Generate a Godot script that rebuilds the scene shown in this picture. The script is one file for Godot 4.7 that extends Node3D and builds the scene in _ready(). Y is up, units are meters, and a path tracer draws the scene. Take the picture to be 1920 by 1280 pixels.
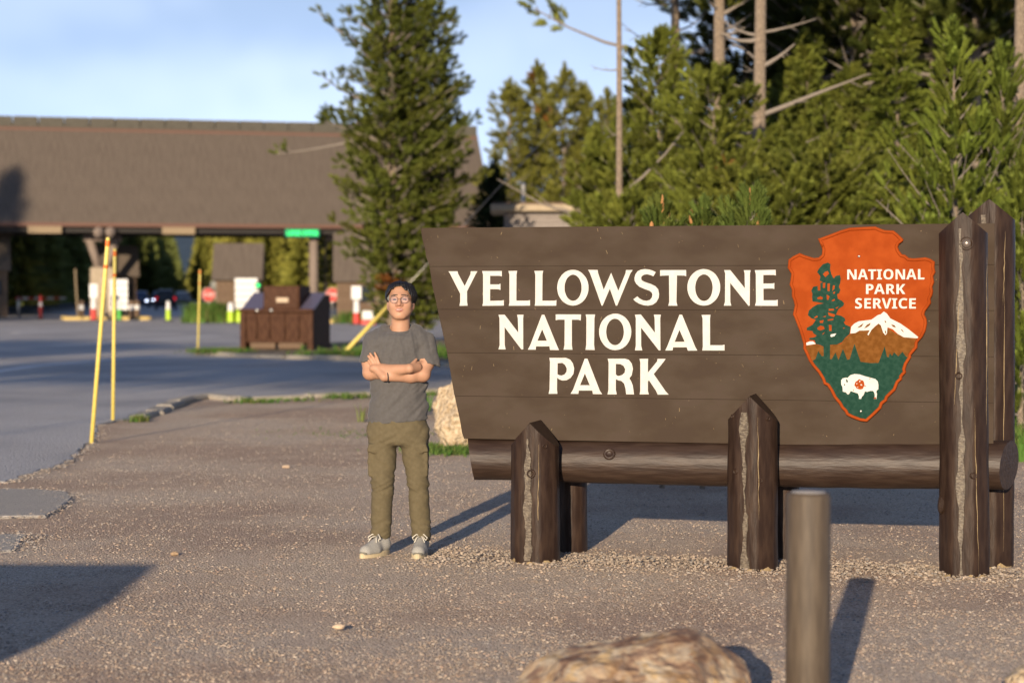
extends Node3D
# A wooden park-entrance sign with a man beside it, evening sun from behind the camera, entrance gate far left.

const SUN_ELEV := 12.0
const SUN_AZ := 12.5
const FOG := 0.0

const LETTERS = [
	["y", [39, 1814, 100, 1814, 104, 1798, 147, 1720, 185, 1795, 187, 1814, 232, 1814, 220, 1794, 163, 1686, 163, 1619, 167, 1594, 112, 1593, 117, 1619, 117, 1671, 50, 1798], []],
	["e", [262, 1815, 392, 1815, 392, 1780, 377, 1784, 315, 1784, 315, 1730, 371, 1730, 383, 1735, 383, 1694, 368, 1699, 315, 1699, 315, 1626, 389, 1627, 405, 1631, 405, 1595, 263, 1593, 268, 1614, 268, 1791], []],
	["l", [434, 1815, 492, 1816, 488, 1794, 487, 1627, 562, 1627, 576, 1631, 576, 1595, 437, 1594, 441, 1614, 441, 1791], []],
	["l", [603, 1815, 662, 1816, 657, 1794, 656, 1627, 735, 1627, 748, 1631, 746, 1595, 606, 1594, 609, 1614, 610, 1791], []],
	["o", [954, 1709, 953, 1691, 949, 1674, 943, 1658, 935, 1643, 925, 1630, 913, 1618, 899, 1609, 885, 1602, 869, 1598, 853, 1596, 838, 1598, 822, 1602, 808, 1609, 794, 1618, 782, 1629, 772, 1643, 763, 1658, 757, 1674, 754, 1691, 752, 1709, 754, 1727, 757, 1744, 763, 1760, 772, 1775, 782, 1789, 794, 1800, 807, 1809, 822, 1816, 837, 1820, 853, 1821, 869, 1820, 884, 1816, 899, 1809, 912, 1800, 924, 1788, 935, 1775, 943, 1760, 949, 1744, 953, 1726], [909, 1708, 909, 1695, 907, 1683, 903, 1671, 899, 1660, 893, 1650, 887, 1642, 879, 1635, 872, 1630, 863, 1627, 855, 1626, 846, 1627, 838, 1630, 830, 1635, 822, 1642, 816, 1650, 810, 1660, 806, 1671, 802, 1683, 800, 1695, 800, 1708, 800, 1721, 802, 1734, 806, 1746, 810, 1757, 816, 1767, 822, 1775, 830, 1782, 838, 1787, 846, 1790, 854, 1791, 863, 1790, 871, 1787, 879, 1782, 887, 1775, 893, 1767, 899, 1757, 903, 1746, 907, 1734, 909, 1721]],
	["w", [950, 1821, 1012, 1820, 1015, 1801, 1051, 1697, 1098, 1803, 1144, 1690, 1189, 1798, 1192, 1819, 1236, 1819, 1221, 1798, 1137, 1596, 1128, 1596, 1090, 1701, 1044, 1596, 1037, 1596, 963, 1799], []],
	["s", [1382, 1805, 1366, 1779, 1350, 1786, 1327, 1792, 1307, 1789, 1292, 1779, 1289, 1767, 1293, 1755, 1310, 1745, 1350, 1732, 1379, 1718, 1397, 1698, 1403, 1669, 1400, 1644, 1385, 1618, 1362, 1602, 1333, 1596, 1304, 1599, 1275, 1609, 1252, 1623, 1239, 1636, 1265, 1655, 1278, 1642, 1301, 1630, 1324, 1627, 1345, 1633, 1357, 1649, 1360, 1666, 1355, 1679, 1342, 1689, 1310, 1700, 1278, 1714, 1258, 1732, 1247, 1752, 1246, 1769, 1252, 1792, 1266, 1811, 1286, 1821, 1312, 1825, 1339, 1822, 1362, 1815], []],
	["t", [1408, 1818, 1572, 1818, 1573, 1779, 1558, 1783, 1515, 1784, 1512, 1621, 1518, 1596, 1460, 1596, 1466, 1621, 1464, 1784, 1425, 1783, 1408, 1781], []],
	["o", [1785, 1711, 1784, 1693, 1780, 1676, 1774, 1660, 1766, 1645, 1755, 1631, 1743, 1620, 1729, 1610, 1715, 1603, 1699, 1599, 1683, 1598, 1667, 1599, 1651, 1603, 1636, 1610, 1622, 1619, 1610, 1631, 1599, 1644, 1591, 1660, 1585, 1676, 1581, 1693, 1580, 1711, 1581, 1729, 1585, 1746, 1591, 1762, 1599, 1777, 1610, 1791, 1622, 1802, 1636, 1812, 1651, 1818, 1666, 1822, 1682, 1824, 1698, 1822, 1714, 1818, 1729, 1811, 1743, 1802, 1755, 1791, 1765, 1777, 1774, 1762, 1780, 1746, 1784, 1728], [1738, 1709, 1737, 1696, 1735, 1683, 1732, 1671, 1728, 1660, 1722, 1650, 1716, 1642, 1709, 1635, 1701, 1630, 1692, 1627, 1684, 1626, 1675, 1627, 1667, 1630, 1659, 1635, 1652, 1642, 1645, 1650, 1640, 1660, 1635, 1671, 1632, 1683, 1630, 1696, 1629, 1709, 1630, 1722, 1632, 1734, 1635, 1746, 1640, 1757, 1645, 1767, 1652, 1776, 1659, 1782, 1667, 1787, 1675, 1790, 1684, 1791, 1692, 1790, 1700, 1787, 1708, 1782, 1715, 1776, 1722, 1767, 1727, 1757, 1732, 1746, 1735, 1734, 1737, 1722]],
	["n", [1808, 1817, 1847, 1817, 1937, 1706, 1935, 1797, 1930, 1816, 1973, 1816, 1969, 1797, 1968, 1600, 1965, 1596, 1960, 1596, 1847, 1737, 1848, 1621, 1854, 1597, 1807, 1597, 1814, 1621, 1815, 1797], []],
	["e", [1998, 1816, 2127, 1818, 2128, 1783, 2114, 1786, 2051, 1786, 2051, 1734, 2109, 1734, 2119, 1738, 2119, 1700, 2106, 1703, 2052, 1702, 2053, 1631, 2126, 1631, 2140, 1635, 2140, 1596, 2000, 1597, 2006, 1622, 2004, 1791], []],
	["n", [369, 1537, 410, 1538, 499, 1425, 496, 1515, 491, 1538, 534, 1538, 531, 1515, 532, 1318, 519, 1318, 410, 1458, 411, 1346, 417, 1317, 369, 1317, 377, 1346, 376, 1515], []],
	["a", [653, 1538, 669, 1538, 753, 1339, 764, 1316, 706, 1316, 702, 1339, 615, 1338, 613, 1317, 562, 1317, 577, 1344], [655, 1446, 686, 1374, 624, 1374]],
	["t", [742, 1541, 906, 1541, 904, 1502, 888, 1507, 847, 1507, 847, 1349, 851, 1318, 793, 1318, 799, 1348, 800, 1507, 758, 1507, 742, 1503], []],
	["i", [935, 1541, 996, 1541, 992, 1517, 990, 1350, 994, 1317, 934, 1318, 939, 1349, 940, 1517], []],
	["o", [1227, 1433, 1226, 1415, 1222, 1397, 1216, 1381, 1208, 1366, 1198, 1352, 1185, 1340, 1172, 1331, 1157, 1324, 1141, 1320, 1125, 1318, 1109, 1319, 1093, 1323, 1078, 1330, 1064, 1339, 1052, 1351, 1042, 1365, 1033, 1380, 1027, 1396, 1023, 1414, 1022, 1432, 1023, 1449, 1027, 1467, 1033, 1484, 1041, 1499, 1052, 1512, 1064, 1524, 1078, 1534, 1093, 1540, 1109, 1545, 1125, 1546, 1141, 1545, 1156, 1541, 1171, 1534, 1185, 1525, 1197, 1513, 1208, 1499, 1216, 1484, 1222, 1468, 1226, 1450], [1180, 1432, 1179, 1419, 1177, 1407, 1174, 1395, 1169, 1384, 1163, 1374, 1157, 1365, 1149, 1358, 1141, 1353, 1132, 1350, 1124, 1349, 1115, 1350, 1106, 1353, 1098, 1358, 1090, 1365, 1084, 1373, 1078, 1383, 1073, 1394, 1070, 1406, 1068, 1419, 1067, 1432, 1068, 1445, 1070, 1458, 1073, 1470, 1078, 1481, 1084, 1491, 1090, 1499, 1098, 1506, 1106, 1511, 1115, 1514, 1123, 1515, 1132, 1514, 1141, 1511, 1149, 1506, 1156, 1499, 1163, 1491, 1169, 1481, 1174, 1470, 1177, 1458, 1179, 1445]],
	["n", [1249, 1540, 1287, 1542, 1376, 1429, 1374, 1518, 1369, 1541, 1414, 1541, 1410, 1518, 1412, 1318, 1401, 1318, 1289, 1459, 1290, 1346, 1297, 1317, 1250, 1317, 1255, 1346, 1255, 1518], []],
	["a", [1531, 1541, 1547, 1541, 1630, 1342, 1643, 1319, 1584, 1318, 1577, 1339, 1491, 1338, 1488, 1319, 1442, 1318, 1455, 1344], [1531, 1447, 1564, 1373, 1501, 1372]],
	["l", [1668, 1540, 1725, 1541, 1722, 1519, 1723, 1353, 1796, 1353, 1813, 1357, 1813, 1320, 1673, 1319, 1677, 1343, 1675, 1519], []],
	["p", [702, 1266, 809, 1267, 836, 1256, 854, 1232, 862, 1200, 857, 1167, 839, 1141, 813, 1126, 786, 1124, 766, 1131, 752, 1141, 751, 1069, 754, 1040, 697, 1039, 703, 1068, 706, 1240], [755, 1233, 786, 1235, 803, 1223, 814, 1201, 813, 1180, 800, 1162, 780, 1155, 763, 1158, 754, 1164]],
	["a", [930, 1263, 947, 1263, 1027, 1062, 1042, 1041, 983, 1041, 978, 1063, 892, 1062, 889, 1041, 839, 1041, 855, 1067], [931, 1170, 963, 1096, 900, 1096]],
	["r", [1077, 1264, 1185, 1265, 1211, 1258, 1230, 1235, 1238, 1203, 1230, 1161, 1215, 1142, 1227, 1123, 1237, 1097, 1245, 1042, 1195, 1042, 1191, 1077, 1182, 1109, 1165, 1125, 1146, 1129, 1129, 1136, 1129, 1070, 1135, 1041, 1076, 1040, 1082, 1069, 1083, 1240], [1129, 1232, 1158, 1231, 1178, 1220, 1189, 1199, 1185, 1177, 1170, 1163, 1149, 1156, 1136, 1158, 1129, 1167]],
	["k", [1279, 1265, 1334, 1266, 1333, 1239, 1333, 1180, 1390, 1249, 1393, 1266, 1445, 1266, 1432, 1247, 1370, 1170, 1445, 1064, 1465, 1043, 1395, 1042, 1383, 1067, 1340, 1130, 1333, 1124, 1333, 1066, 1339, 1043, 1280, 1042, 1284, 1065, 1284, 1242], []],
]
const ARROWHEAD = [2385, 2006, 2460, 2033, 2520, 2056, 2575, 2072, 2660, 2076, 2730, 2078, 2765, 2063, 2785, 2056, 2839, 2053, 2864, 2033, 2897, 2000, 2895, 1988, 2872, 1970, 2865, 1953, 2872, 1933, 2889, 1910, 2909, 1906, 2929, 1888, 2958, 1885, 3003, 1888, 3027, 1891, 3057, 1882, 3084, 1864, 3082, 1831, 3088, 1801, 3075, 1776, 3081, 1741, 3070, 1711, 3075, 1686, 3070, 1661, 3060, 1641, 3063, 1616, 3051, 1596, 3029, 1566, 3024, 1546, 3037, 1521, 3040, 1493, 3032, 1447, 3014, 1410, 2986, 1377, 2983, 1344, 2947, 1301, 2947, 1286, 2922, 1245, 2913, 1215, 2917, 1195, 2895, 1170, 2893, 1152, 2873, 1134, 2854, 1086, 2809, 1042, 2804, 1022, 2779, 1002, 2770, 976, 2730, 935, 2685, 893, 2645, 897, 2595, 915, 2560, 933, 2550, 955, 2530, 973, 2515, 1001, 2484, 1038, 2464, 1079, 2444, 1109, 2423, 1119, 2413, 1149, 2388, 1190, 2357, 1225, 2332, 1261, 2317, 1296, 2297, 1337, 2299, 1362, 2286, 1408, 2273, 1449, 2255, 1495, 2242, 1528, 2234, 1543, 2245, 1600, 2239, 1625, 2227, 1656, 2227, 1696, 2213, 1727, 2218, 1752, 2223, 1793, 2201, 1829, 2206, 1880, 2233, 1900, 2274, 1920, 2304, 1907, 2360, 1889, 2390, 1892, 2408, 1910, 2411, 1940, 2400, 1970]
const PAINT = {
	"brown": [[2304, 1351, 2375, 1364, 2418, 1348, 2424, 1343, 2424, 1261, 2350, 1253, 2324, 1291, 2304, 1334], [2459, 1358, 2528, 1366, 2553, 1402, 2588, 1430, 2648, 1448, 2708, 1451, 2752, 1491, 2802, 1466, 2847, 1436, 2902, 1409, 2987, 1401, 2981, 1372, 2947, 1311, 2920, 1276, 2883, 1248, 2644, 1246, 2460, 1264]],
	"green": [[2350, 1256, 2373, 1274, 2390, 1322, 2410, 1291, 2423, 1292, 2423, 1272, 2461, 1272, 2471, 1273, 2494, 1314, 2512, 1268, 2539, 1336, 2565, 1270, 2579, 1273, 2608, 1367, 2645, 1259, 2704, 1251, 2753, 1253, 2789, 1353, 2803, 1290, 2813, 1287, 2820, 1313, 2833, 1295, 2845, 1318, 2870, 1293, 2895, 1321, 2917, 1291, 2931, 1288, 2910, 1240, 2900, 1210, 2905, 1195, 2883, 1167, 2863, 1126, 2841, 1086, 2799, 1047, 2782, 1009, 2755, 974, 2680, 904, 2635, 914, 2585, 933, 2565, 948, 2535, 983, 2505, 1026, 2474, 1074, 2449, 1112, 2429, 1132, 2396, 1182, 2368, 1225]],
	"snow": [[2583, 1430, 2588, 1471, 2608, 1491, 2633, 1504, 2708, 1514, 2720, 1522, 2747, 1542, 2765, 1547, 2783, 1564, 2802, 1550, 2822, 1522, 2881, 1492, 2931, 1457, 2990, 1409, 2981, 1403, 2902, 1409, 2867, 1429, 2837, 1457, 2805, 1469, 2802, 1431, 2793, 1421, 2780, 1436, 2765, 1481, 2752, 1491, 2733, 1476, 2710, 1453, 2691, 1418, 2686, 1425, 2700, 1451, 2663, 1448, 2638, 1448, 2613, 1433], [2307, 1354, 2312, 1370, 2337, 1380, 2357, 1381, 2375, 1366], [2781, 1244, 2818, 1262, 2863, 1268, 2911, 1268, 2902, 1240, 2897, 1225, 2848, 1229]],
	"marks": [[2623, 1463, 2643, 1480, 2664, 1495, 2650, 1471], [2665, 1461, 2683, 1484, 2705, 1495, 2700, 1481, 2683, 1468], [2786, 1506, 2792, 1509, 2798, 1502, 2795, 1494], [2884, 1457, 2892, 1456, 2904, 1438, 2894, 1444], [2826, 1488, 2847, 1481, 2856, 1467, 2837, 1472], [2788, 1446, 2795, 1449, 2798, 1431, 2794, 1429]],
	"bison": [[2529, 1146, 2537, 1156, 2554, 1161, 2569, 1161, 2584, 1177, 2609, 1184, 2639, 1182, 2669, 1172, 2704, 1163, 2734, 1155, 2749, 1140, 2753, 1118, 2752, 1092, 2744, 1087, 2740, 1077, 2745, 1064, 2741, 1034, 2725, 1034, 2731, 1049, 2730, 1067, 2722, 1082, 2705, 1083, 2685, 1076, 2672, 1079, 2665, 1058, 2652, 1043, 2650, 1033, 2636, 1034, 2637, 1048, 2630, 1066, 2607, 1073, 2587, 1080, 2577, 1062, 2569, 1059, 2557, 1072, 2539, 1076, 2537, 1105, 2529, 1120]],
	"horn": [[2558, 1154, 2564, 1150, 2570, 1141, 2567, 1130, 2560, 1135], [2545, 1121, 2553, 1123, 2554, 1115, 2547, 1114]],
	"worn": [[2615, 1136, 2627, 1144, 2637, 1154, 2649, 1148, 2662, 1144, 2667, 1132, 2670, 1119, 2665, 1107, 2660, 1095, 2647, 1090, 2635, 1092, 2622, 1096, 2616, 1106, 2608, 1116], [2727, 1044, 2739, 1044, 2739, 1035, 2726, 1034], [2667, 1117, 2682, 1109, 2677, 1108, 2665, 1112], [2599, 1088, 2605, 1090, 2603, 1078], [2698, 1158, 2704, 1163, 2702, 1150]],
	"dots": [[2637, 1139, 2642, 1147, 2645, 1138, 2640, 1134], [2619, 1126, 2627, 1130, 2624, 1121], [2647, 1124, 2657, 1119, 2652, 1114, 2645, 1117], [2625, 1109, 2632, 1104, 2629, 1099], [2463, 1412, 2465, 1424, 2498, 1430, 2488, 1414, 2470, 1408]],
	"tree": [[2416, 1851, 2446, 1861, 2462, 1851, 2459, 1823, 2466, 1793, 2476, 1772, 2482, 1765, 2494, 1780, 2519, 1785, 2524, 1762, 2521, 1737, 2512, 1714, 2522, 1696, 2515, 1676, 2502, 1668, 2507, 1641, 2532, 1628, 2545, 1613, 2540, 1598, 2512, 1580, 2502, 1559, 2497, 1544, 2528, 1537, 2548, 1524, 2553, 1509, 2543, 1498, 2553, 1483, 2583, 1471, 2581, 1445, 2578, 1427, 2553, 1405, 2533, 1377, 2503, 1363, 2461, 1360, 2461, 1271, 2423, 1271, 2422, 1348, 2403, 1358, 2375, 1365, 2367, 1388, 2334, 1391, 2337, 1401, 2367, 1406, 2380, 1416, 2359, 1431, 2354, 1444, 2319, 1449, 2321, 1464, 2352, 1480, 2367, 1500, 2367, 1501, 2374, 1513, 2346, 1523, 2326, 1541, 2331, 1567, 2356, 1590, 2381, 1605, 2422, 1613, 2386, 1620, 2354, 1625, 2351, 1651, 2353, 1671, 2346, 1691, 2358, 1714, 2384, 1719, 2386, 1691, 2401, 1691, 2401, 1737, 2416, 1742, 2396, 1752, 2401, 1778, 2381, 1803, 2391, 1823]],
	"gaps": [[2416, 1790, 2429, 1805, 2446, 1810, 2454, 1793, 2431, 1772], [2444, 1734, 2459, 1734, 2457, 1686, 2444, 1689], [2416, 1737, 2431, 1739, 2429, 1707, 2416, 1707], [2477, 1722, 2489, 1722, 2486, 1701, 2473, 1687], [2477, 1679, 2491, 1686, 2488, 1672, 2479, 1671], [2381, 1646, 2402, 1656, 2417, 1648, 2412, 1636, 2386, 1638], [2439, 1666, 2457, 1656, 2449, 1633, 2441, 1635], [2470, 1630, 2487, 1641, 2490, 1630, 2472, 1625], [2452, 1580, 2482, 1580, 2485, 1570, 2452, 1567], [2492, 1585, 2512, 1595, 2502, 1580], [2447, 1559, 2493, 1544, 2483, 1529, 2452, 1539], [2364, 1526, 2382, 1539, 2387, 1529, 2367, 1521], [2415, 1531, 2437, 1539, 2432, 1529], [2397, 1506, 2422, 1511, 2417, 1493, 2400, 1493], [2445, 1514, 2483, 1521, 2478, 1511, 2447, 1506], [2453, 1483, 2470, 1480, 2470, 1445, 2455, 1445], [2382, 1462, 2402, 1477, 2422, 1472, 2428, 1457, 2402, 1447, 2387, 1452], [2410, 1422, 2428, 1439, 2423, 1427], [2538, 1465, 2551, 1465, 2543, 1458]],
}
const PANEL_EDGE = [-145, 2081, -137, 2027, -117, 1950, -110, 1905, -90, 1854, -77, 1777, -70, 1726, -44, 1617, -31, 1553, -4, 1438, 22, 1323, 42, 1220, 55, 1144, 75, 1035, 95, 946, 115, 856, 128, 780, 141, 747]
const TEXTS = [["NATIONAL", 2.563, 1.758, 3.023, 1.820], ["PARK", 2.676, 1.670, 2.910, 1.731], ["SERVICE", 2.611, 1.581, 2.973, 1.645]]
const BOLTS = [[2.633, 1.898], [2.648, 0.958]]

var used := {}
var M := {}
var rng := RandomNumberGenerator.new()
var fold := FastNoiseLite.new()
var TUFTS := []


# ------------------------------------------------------------------ naming
func numbered(called: String) -> String:
	var n: int = used.get(called, -1) + 1
	used[called] = n
	return called if n == 0 else "%s_%03d" % [called, n]

func tag(o: Node3D, label: String, category: String, group := "", kind := "") -> void:
	if label != "":
		o.set_meta("label", label)
	if category != "":
		o.set_meta("category", category)
	if group != "":
		o.set_meta("group", group)
	if kind != "":
		o.set_meta("kind", kind)

func thing(called: String, label: String, category: String, at := Vector3.ZERO, turn := 0.0, group := "") -> Node3D:
	var o := Node3D.new()
	o.name = numbered(called)
	add_child(o)
	o.position = at
	o.rotation.y = turn
	tag(o, label, category, group)
	return o

func part(called: String, mesh: Mesh, m: Material, parent: Node3D, kind := "") -> MeshInstance3D:
	var o := MeshInstance3D.new()
	o.name = called
	o.mesh = mesh
	o.material_override = m
	if kind != "":
		o.set_meta("kind", kind)
	parent.add_child(o, true)
	return o

func single(called: String, mesh: Mesh, m: Material, label: String, category: String, group := "", kind := "") -> MeshInstance3D:
	var o := MeshInstance3D.new()
	o.name = numbered(called)
	o.mesh = mesh
	o.material_override = m
	add_child(o)
	tag(o, label, category, group, kind)
	return o

func structure(called: String, mesh: Mesh, m: Material, parent: Node3D = null) -> MeshInstance3D:
	var o := MeshInstance3D.new()
	o.name = numbered(called) if parent == null else called
	o.mesh = mesh
	o.material_override = m
	if parent == null:
		add_child(o)
	else:
		parent.add_child(o, true)
	o.set_meta("kind", "structure")
	return o

func copy_of(src: Node3D, label: String, at: Vector3, turn := 0.0) -> Node3D:
	var r: Node3D = src.duplicate()
	r.name = numbered(String(src.name).rstrip("0123456789").trim_suffix("_"))
	add_child(r)
	r.position = at
	r.rotation.y = turn
	r.set_meta("label", label)
	return r


# ------------------------------------------------------------------ mesh helpers (points counter-clockwise seen from outside)
func tool(flat := true) -> SurfaceTool:
	var st := SurfaceTool.new()
	st.begin(Mesh.PRIMITIVE_TRIANGLES)
	st.set_smooth_group(-1 if flat else 0)
	return st

func done(st: SurfaceTool) -> ArrayMesh:
	st.generate_normals()
	return st.commit()

func tri(st: SurfaceTool, a: Vector3, b: Vector3, c: Vector3) -> void:
	st.add_vertex(a)
	st.add_vertex(c)
	st.add_vertex(b)

func quad(st: SurfaceTool, a: Vector3, b: Vector3, c: Vector3, d: Vector3) -> void:
	tri(st, a, b, c)
	tri(st, a, c, d)

func tri_out(st: SurfaceTool, a: Vector3, b: Vector3, c: Vector3, from: Vector3) -> void:
	if (b - a).cross(c - a).dot((a + b + c) / 3.0 - from) >= 0.0:
		tri(st, a, b, c)
	else:
		tri(st, a, c, b)

func quad_out(st: SurfaceTool, a: Vector3, b: Vector3, c: Vector3, d: Vector3, from: Vector3) -> void:
	tri_out(st, a, b, c, from)
	tri_out(st, a, c, d, from)

func box(st: SurfaceTool, xf: Transform3D, size: Vector3, bev := 0.01) -> void:
	var h := size * 0.5
	var b: float = minf(bev, minf(h.x, minf(h.y, h.z)) * 0.6)
	var P := {}
	for sx in [-1, 1]:
		for sy in [-1, 1]:
			for sz in [-1, 1]:
				P[[sx, sy, sz]] = [xf * Vector3(sx * h.x, sy * (h.y - b), sz * (h.z - b)), xf * Vector3(sx * (h.x - b), sy * h.y, sz * (h.z - b)), xf * Vector3(sx * (h.x - b), sy * (h.y - b), sz * h.z)]
	var o := xf.origin
	for s in [-1, 1]:
		quad_out(st, P[[s, -1, -1]][0], P[[s, 1, -1]][0], P[[s, 1, 1]][0], P[[s, -1, 1]][0], o)
		quad_out(st, P[[-1, s, -1]][1], P[[1, s, -1]][1], P[[1, s, 1]][1], P[[-1, s, 1]][1], o)
		quad_out(st, P[[-1, -1, s]][2], P[[1, -1, s]][2], P[[1, 1, s]][2], P[[-1, 1, s]][2], o)
		for t in [-1, 1]:
			quad_out(st, P[[s, t, -1]][0], P[[s, t, 1]][0], P[[s, t, 1]][1], P[[s, t, -1]][1], o)
			quad_out(st, P[[s, -1, t]][0], P[[s, 1, t]][0], P[[s, 1, t]][2], P[[s, -1, t]][2], o)
			quad_out(st, P[[-1, s, t]][1], P[[1, s, t]][1], P[[1, s, t]][2], P[[-1, s, t]][2], o)
			for u in [-1, 1]:
				tri_out(st, P[[s, t, u]][0], P[[s, t, u]][1], P[[s, t, u]][2], o)

func boxm(center: Vector3, size: Vector3, bev := 0.01) -> ArrayMesh:
	var st := tool()
	box(st, Transform3D(Basis(), center), size, bev)
	return done(st)

func tube(st: SurfaceTool, pts: Array, radii: Array, sides := 8, caps := true) -> void:
	var n := pts.size()
	var side := Vector3.ZERO
	var rings := []
	for i in n:
		var d: Vector3 = (pts[mini(i + 1, n - 1)] - pts[maxi(i - 1, 0)]).normalized()
		if i == 0:
			side = d.cross(Vector3.UP if absf(d.y) < 0.9 else Vector3.RIGHT).normalized()
		side = (side - d * side.dot(d)).normalized()
		var up := d.cross(side)
		var ring := PackedVector3Array()
		for k in sides:
			var a := TAU * k / sides
			ring.append(pts[i] + (side * cos(a) + up * sin(a)) * radii[i])
		rings.append(ring)
	for i in n - 1:
		for k in sides:
			var k2 := (k + 1) % sides
			quad(st, rings[i][k], rings[i][k2], rings[i + 1][k2], rings[i + 1][k])
	if caps:
		for k in range(1, sides - 1):
			tri(st, rings[0][0], rings[0][k + 1], rings[0][k])
			tri(st, rings[n - 1][0], rings[n - 1][k], rings[n - 1][k + 1])

func tubem(pts: Array, radii: Array, sides := 8) -> ArrayMesh:
	var st := tool(false)
	tube(st, pts, radii, sides)
	return done(st)

func lathe(st: SurfaceTool, prof: Array, sides := 20, xf := Transform3D()) -> void:   # prof: Vector2(radius, height) from the bottom up
	for i in prof.size() - 1:
		for k in sides:
			var a := TAU * k / sides
			var b := TAU * (k + 1) / sides
			var p: Vector2 = prof[i]
			var q: Vector2 = prof[i + 1]
			var A := xf * Vector3(p.x * cos(a), p.y, p.x * sin(a))
			var B := xf * Vector3(p.x * cos(b), p.y, p.x * sin(b))
			var C := xf * Vector3(q.x * cos(b), q.y, q.x * sin(b))
			var D := xf * Vector3(q.x * cos(a), q.y, q.x * sin(a))
			if p.x > 1e-6:
				tri(st, A, C, B)
			if q.x > 1e-6:
				tri(st, A, D, C)

func lathem(prof: Array, sides := 20, flat := false) -> ArrayMesh:
	var st := tool(flat)
	lathe(st, prof, sides)
	return done(st)

func pv(a: Array, k := 0.001) -> PackedVector2Array:
	var r := PackedVector2Array()
	for i in range(0, a.size(), 2):
		r.append(Vector2(a[i], a[i + 1]) * k)
	return r

func ccw(p: PackedVector2Array) -> PackedVector2Array:
	if Geometry2D.is_polygon_clockwise(p):   # in Godot's y-down sense
		var q := p.duplicate()
		return q if area(q) > 0.0 else rev(q)
	return p if area(p) > 0.0 else rev(p)

func rev(p: PackedVector2Array) -> PackedVector2Array:
	var q := p.duplicate()
	q.reverse()
	return q

func area(p: PackedVector2Array) -> float:
	var s := 0.0
	for i in p.size():
		s += p[i].cross(p[(i + 1) % p.size()])
	return s * 0.5

func inset(p: PackedVector2Array, b: float) -> PackedVector2Array:   # p runs counter-clockwise
	var r := PackedVector2Array()
	var n := p.size()
	for i in n:
		var e := (p[i] - p[(i + n - 1) % n]).normalized()
		var f := (p[(i + 1) % n] - p[i]).normalized()
		var m := Vector2(-e.y - f.y, e.x + f.x)
		var d := m.length()
		if d < 1e-4:
			r.append(p[i])
			continue
		m /= d
		r.append(p[i] + m * minf(b / maxf(m.dot(Vector2(-e.y, e.x)), 0.35), b * 2.2))
	return r

func extrude(st: SurfaceTool, poly: PackedVector2Array, z0: float, z1: float, b := 0.0, back := true) -> void:
	var p := ccw(poly)
	var q := inset(p, b) if b > 0.0 else p
	var t := Geometry2D.triangulate_polygon(q)
	if t.is_empty():
		t = Geometry2D.triangulate_polygon(p)
		q = p
		if t.is_empty():
			print("could not triangulate a polygon of ", p.size(), " at ", p[0])
			return
	for i in range(0, t.size(), 3):
		var u := q[t[i]]
		var v := q[t[i + 1]]
		var w := q[t[i + 2]]
		if (v - u).cross(w - u) < 0.0:
			var s := v
			v = w
			w = s
		tri(st, Vector3(u.x, u.y, z1), Vector3(v.x, v.y, z1), Vector3(w.x, w.y, z1))
		if back:
			tri(st, Vector3(u.x, u.y, z0), Vector3(w.x, w.y, z0), Vector3(v.x, v.y, z0))
	for i in p.size():
		var j := (i + 1) % p.size()
		if b > 0.0:
			quad(st, Vector3(p[i].x, p[i].y, z1 - b), Vector3(p[j].x, p[j].y, z1 - b), Vector3(q[j].x, q[j].y, z1), Vector3(q[i].x, q[i].y, z1))
		quad(st, Vector3(p[i].x, p[i].y, z0), Vector3(p[j].x, p[j].y, z0), Vector3(p[j].x, p[j].y, z1 - b), Vector3(p[i].x, p[i].y, z1 - b))

func extrudem(polys: Array, z0: float, z1: float, b := 0.0) -> ArrayMesh:
	var st := tool()
	for p in polys:
		extrude(st, p, z0, z1, b)
	return done(st)

func slab(st: SurfaceTool, poly: PackedVector2Array, y0: float, y1: float, b := 0.0) -> void:   # poly holds (x, z); lies flat
	var q := PackedVector2Array()
	for v in poly:
		q.append(Vector2(v.x, -v.y))
	var tmp := tool()
	extrude(tmp, q, y0, y1, b)
	var a := tmp.commit_to_arrays()
	for v in a[Mesh.ARRAY_VERTEX]:
		st.set_uv(Vector2(v.x, -v.y) / 2.6)
		st.set_uv2(Vector2(v.x, -v.y) / 15.0)
		st.add_vertex(Vector3(v.x, v.z, -v.y))


# ------------------------------------------------------------------ materials
func lin(r: float, g: float, b: float) -> Color:
	return Color(r, g, b).linear_to_srgb()

func noise_tex(freq: float, sd: int, ramp: Array, kind := "fractal", size := 512, octaves := 4) -> NoiseTexture2D:
	var n := FastNoiseLite.new()
	n.seed = sd
	n.frequency = freq
	n.noise_type = FastNoiseLite.TYPE_SIMPLEX_SMOOTH
	n.fractal_type = FastNoiseLite.FRACTAL_FBM
	n.fractal_octaves = octaves
	if kind == "cells" or kind == "bumps":
		n.noise_type = FastNoiseLite.TYPE_CELLULAR
		n.fractal_type = FastNoiseLite.FRACTAL_NONE
		n.cellular_return_type = FastNoiseLite.RETURN_CELL_VALUE if kind == "cells" else FastNoiseLite.RETURN_DISTANCE
		n.cellular_jitter = 1.0
	var t := NoiseTexture2D.new()
	t.width = size
	t.height = size
	t.seamless = true
	t.seamless_blend_skirt = 0.12
	t.noise = n
	if ramp.size() > 0:
		var g := Gradient.new()
		var o := PackedFloat32Array()
		var c := PackedColorArray()
		for r in ramp:
			o.append(r[0])
			c.append(r[1])
		g.offsets = o
		g.colors = c
		t.color_ramp = g
	return t

func mat(c: Color, rough := 0.8, metal := 0.0) -> StandardMaterial3D:   # c: linear base colour
	var m := StandardMaterial3D.new()
	m.albedo_color = c.linear_to_srgb()
	m.roughness = rough
	m.metallic = metal
	return m

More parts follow.
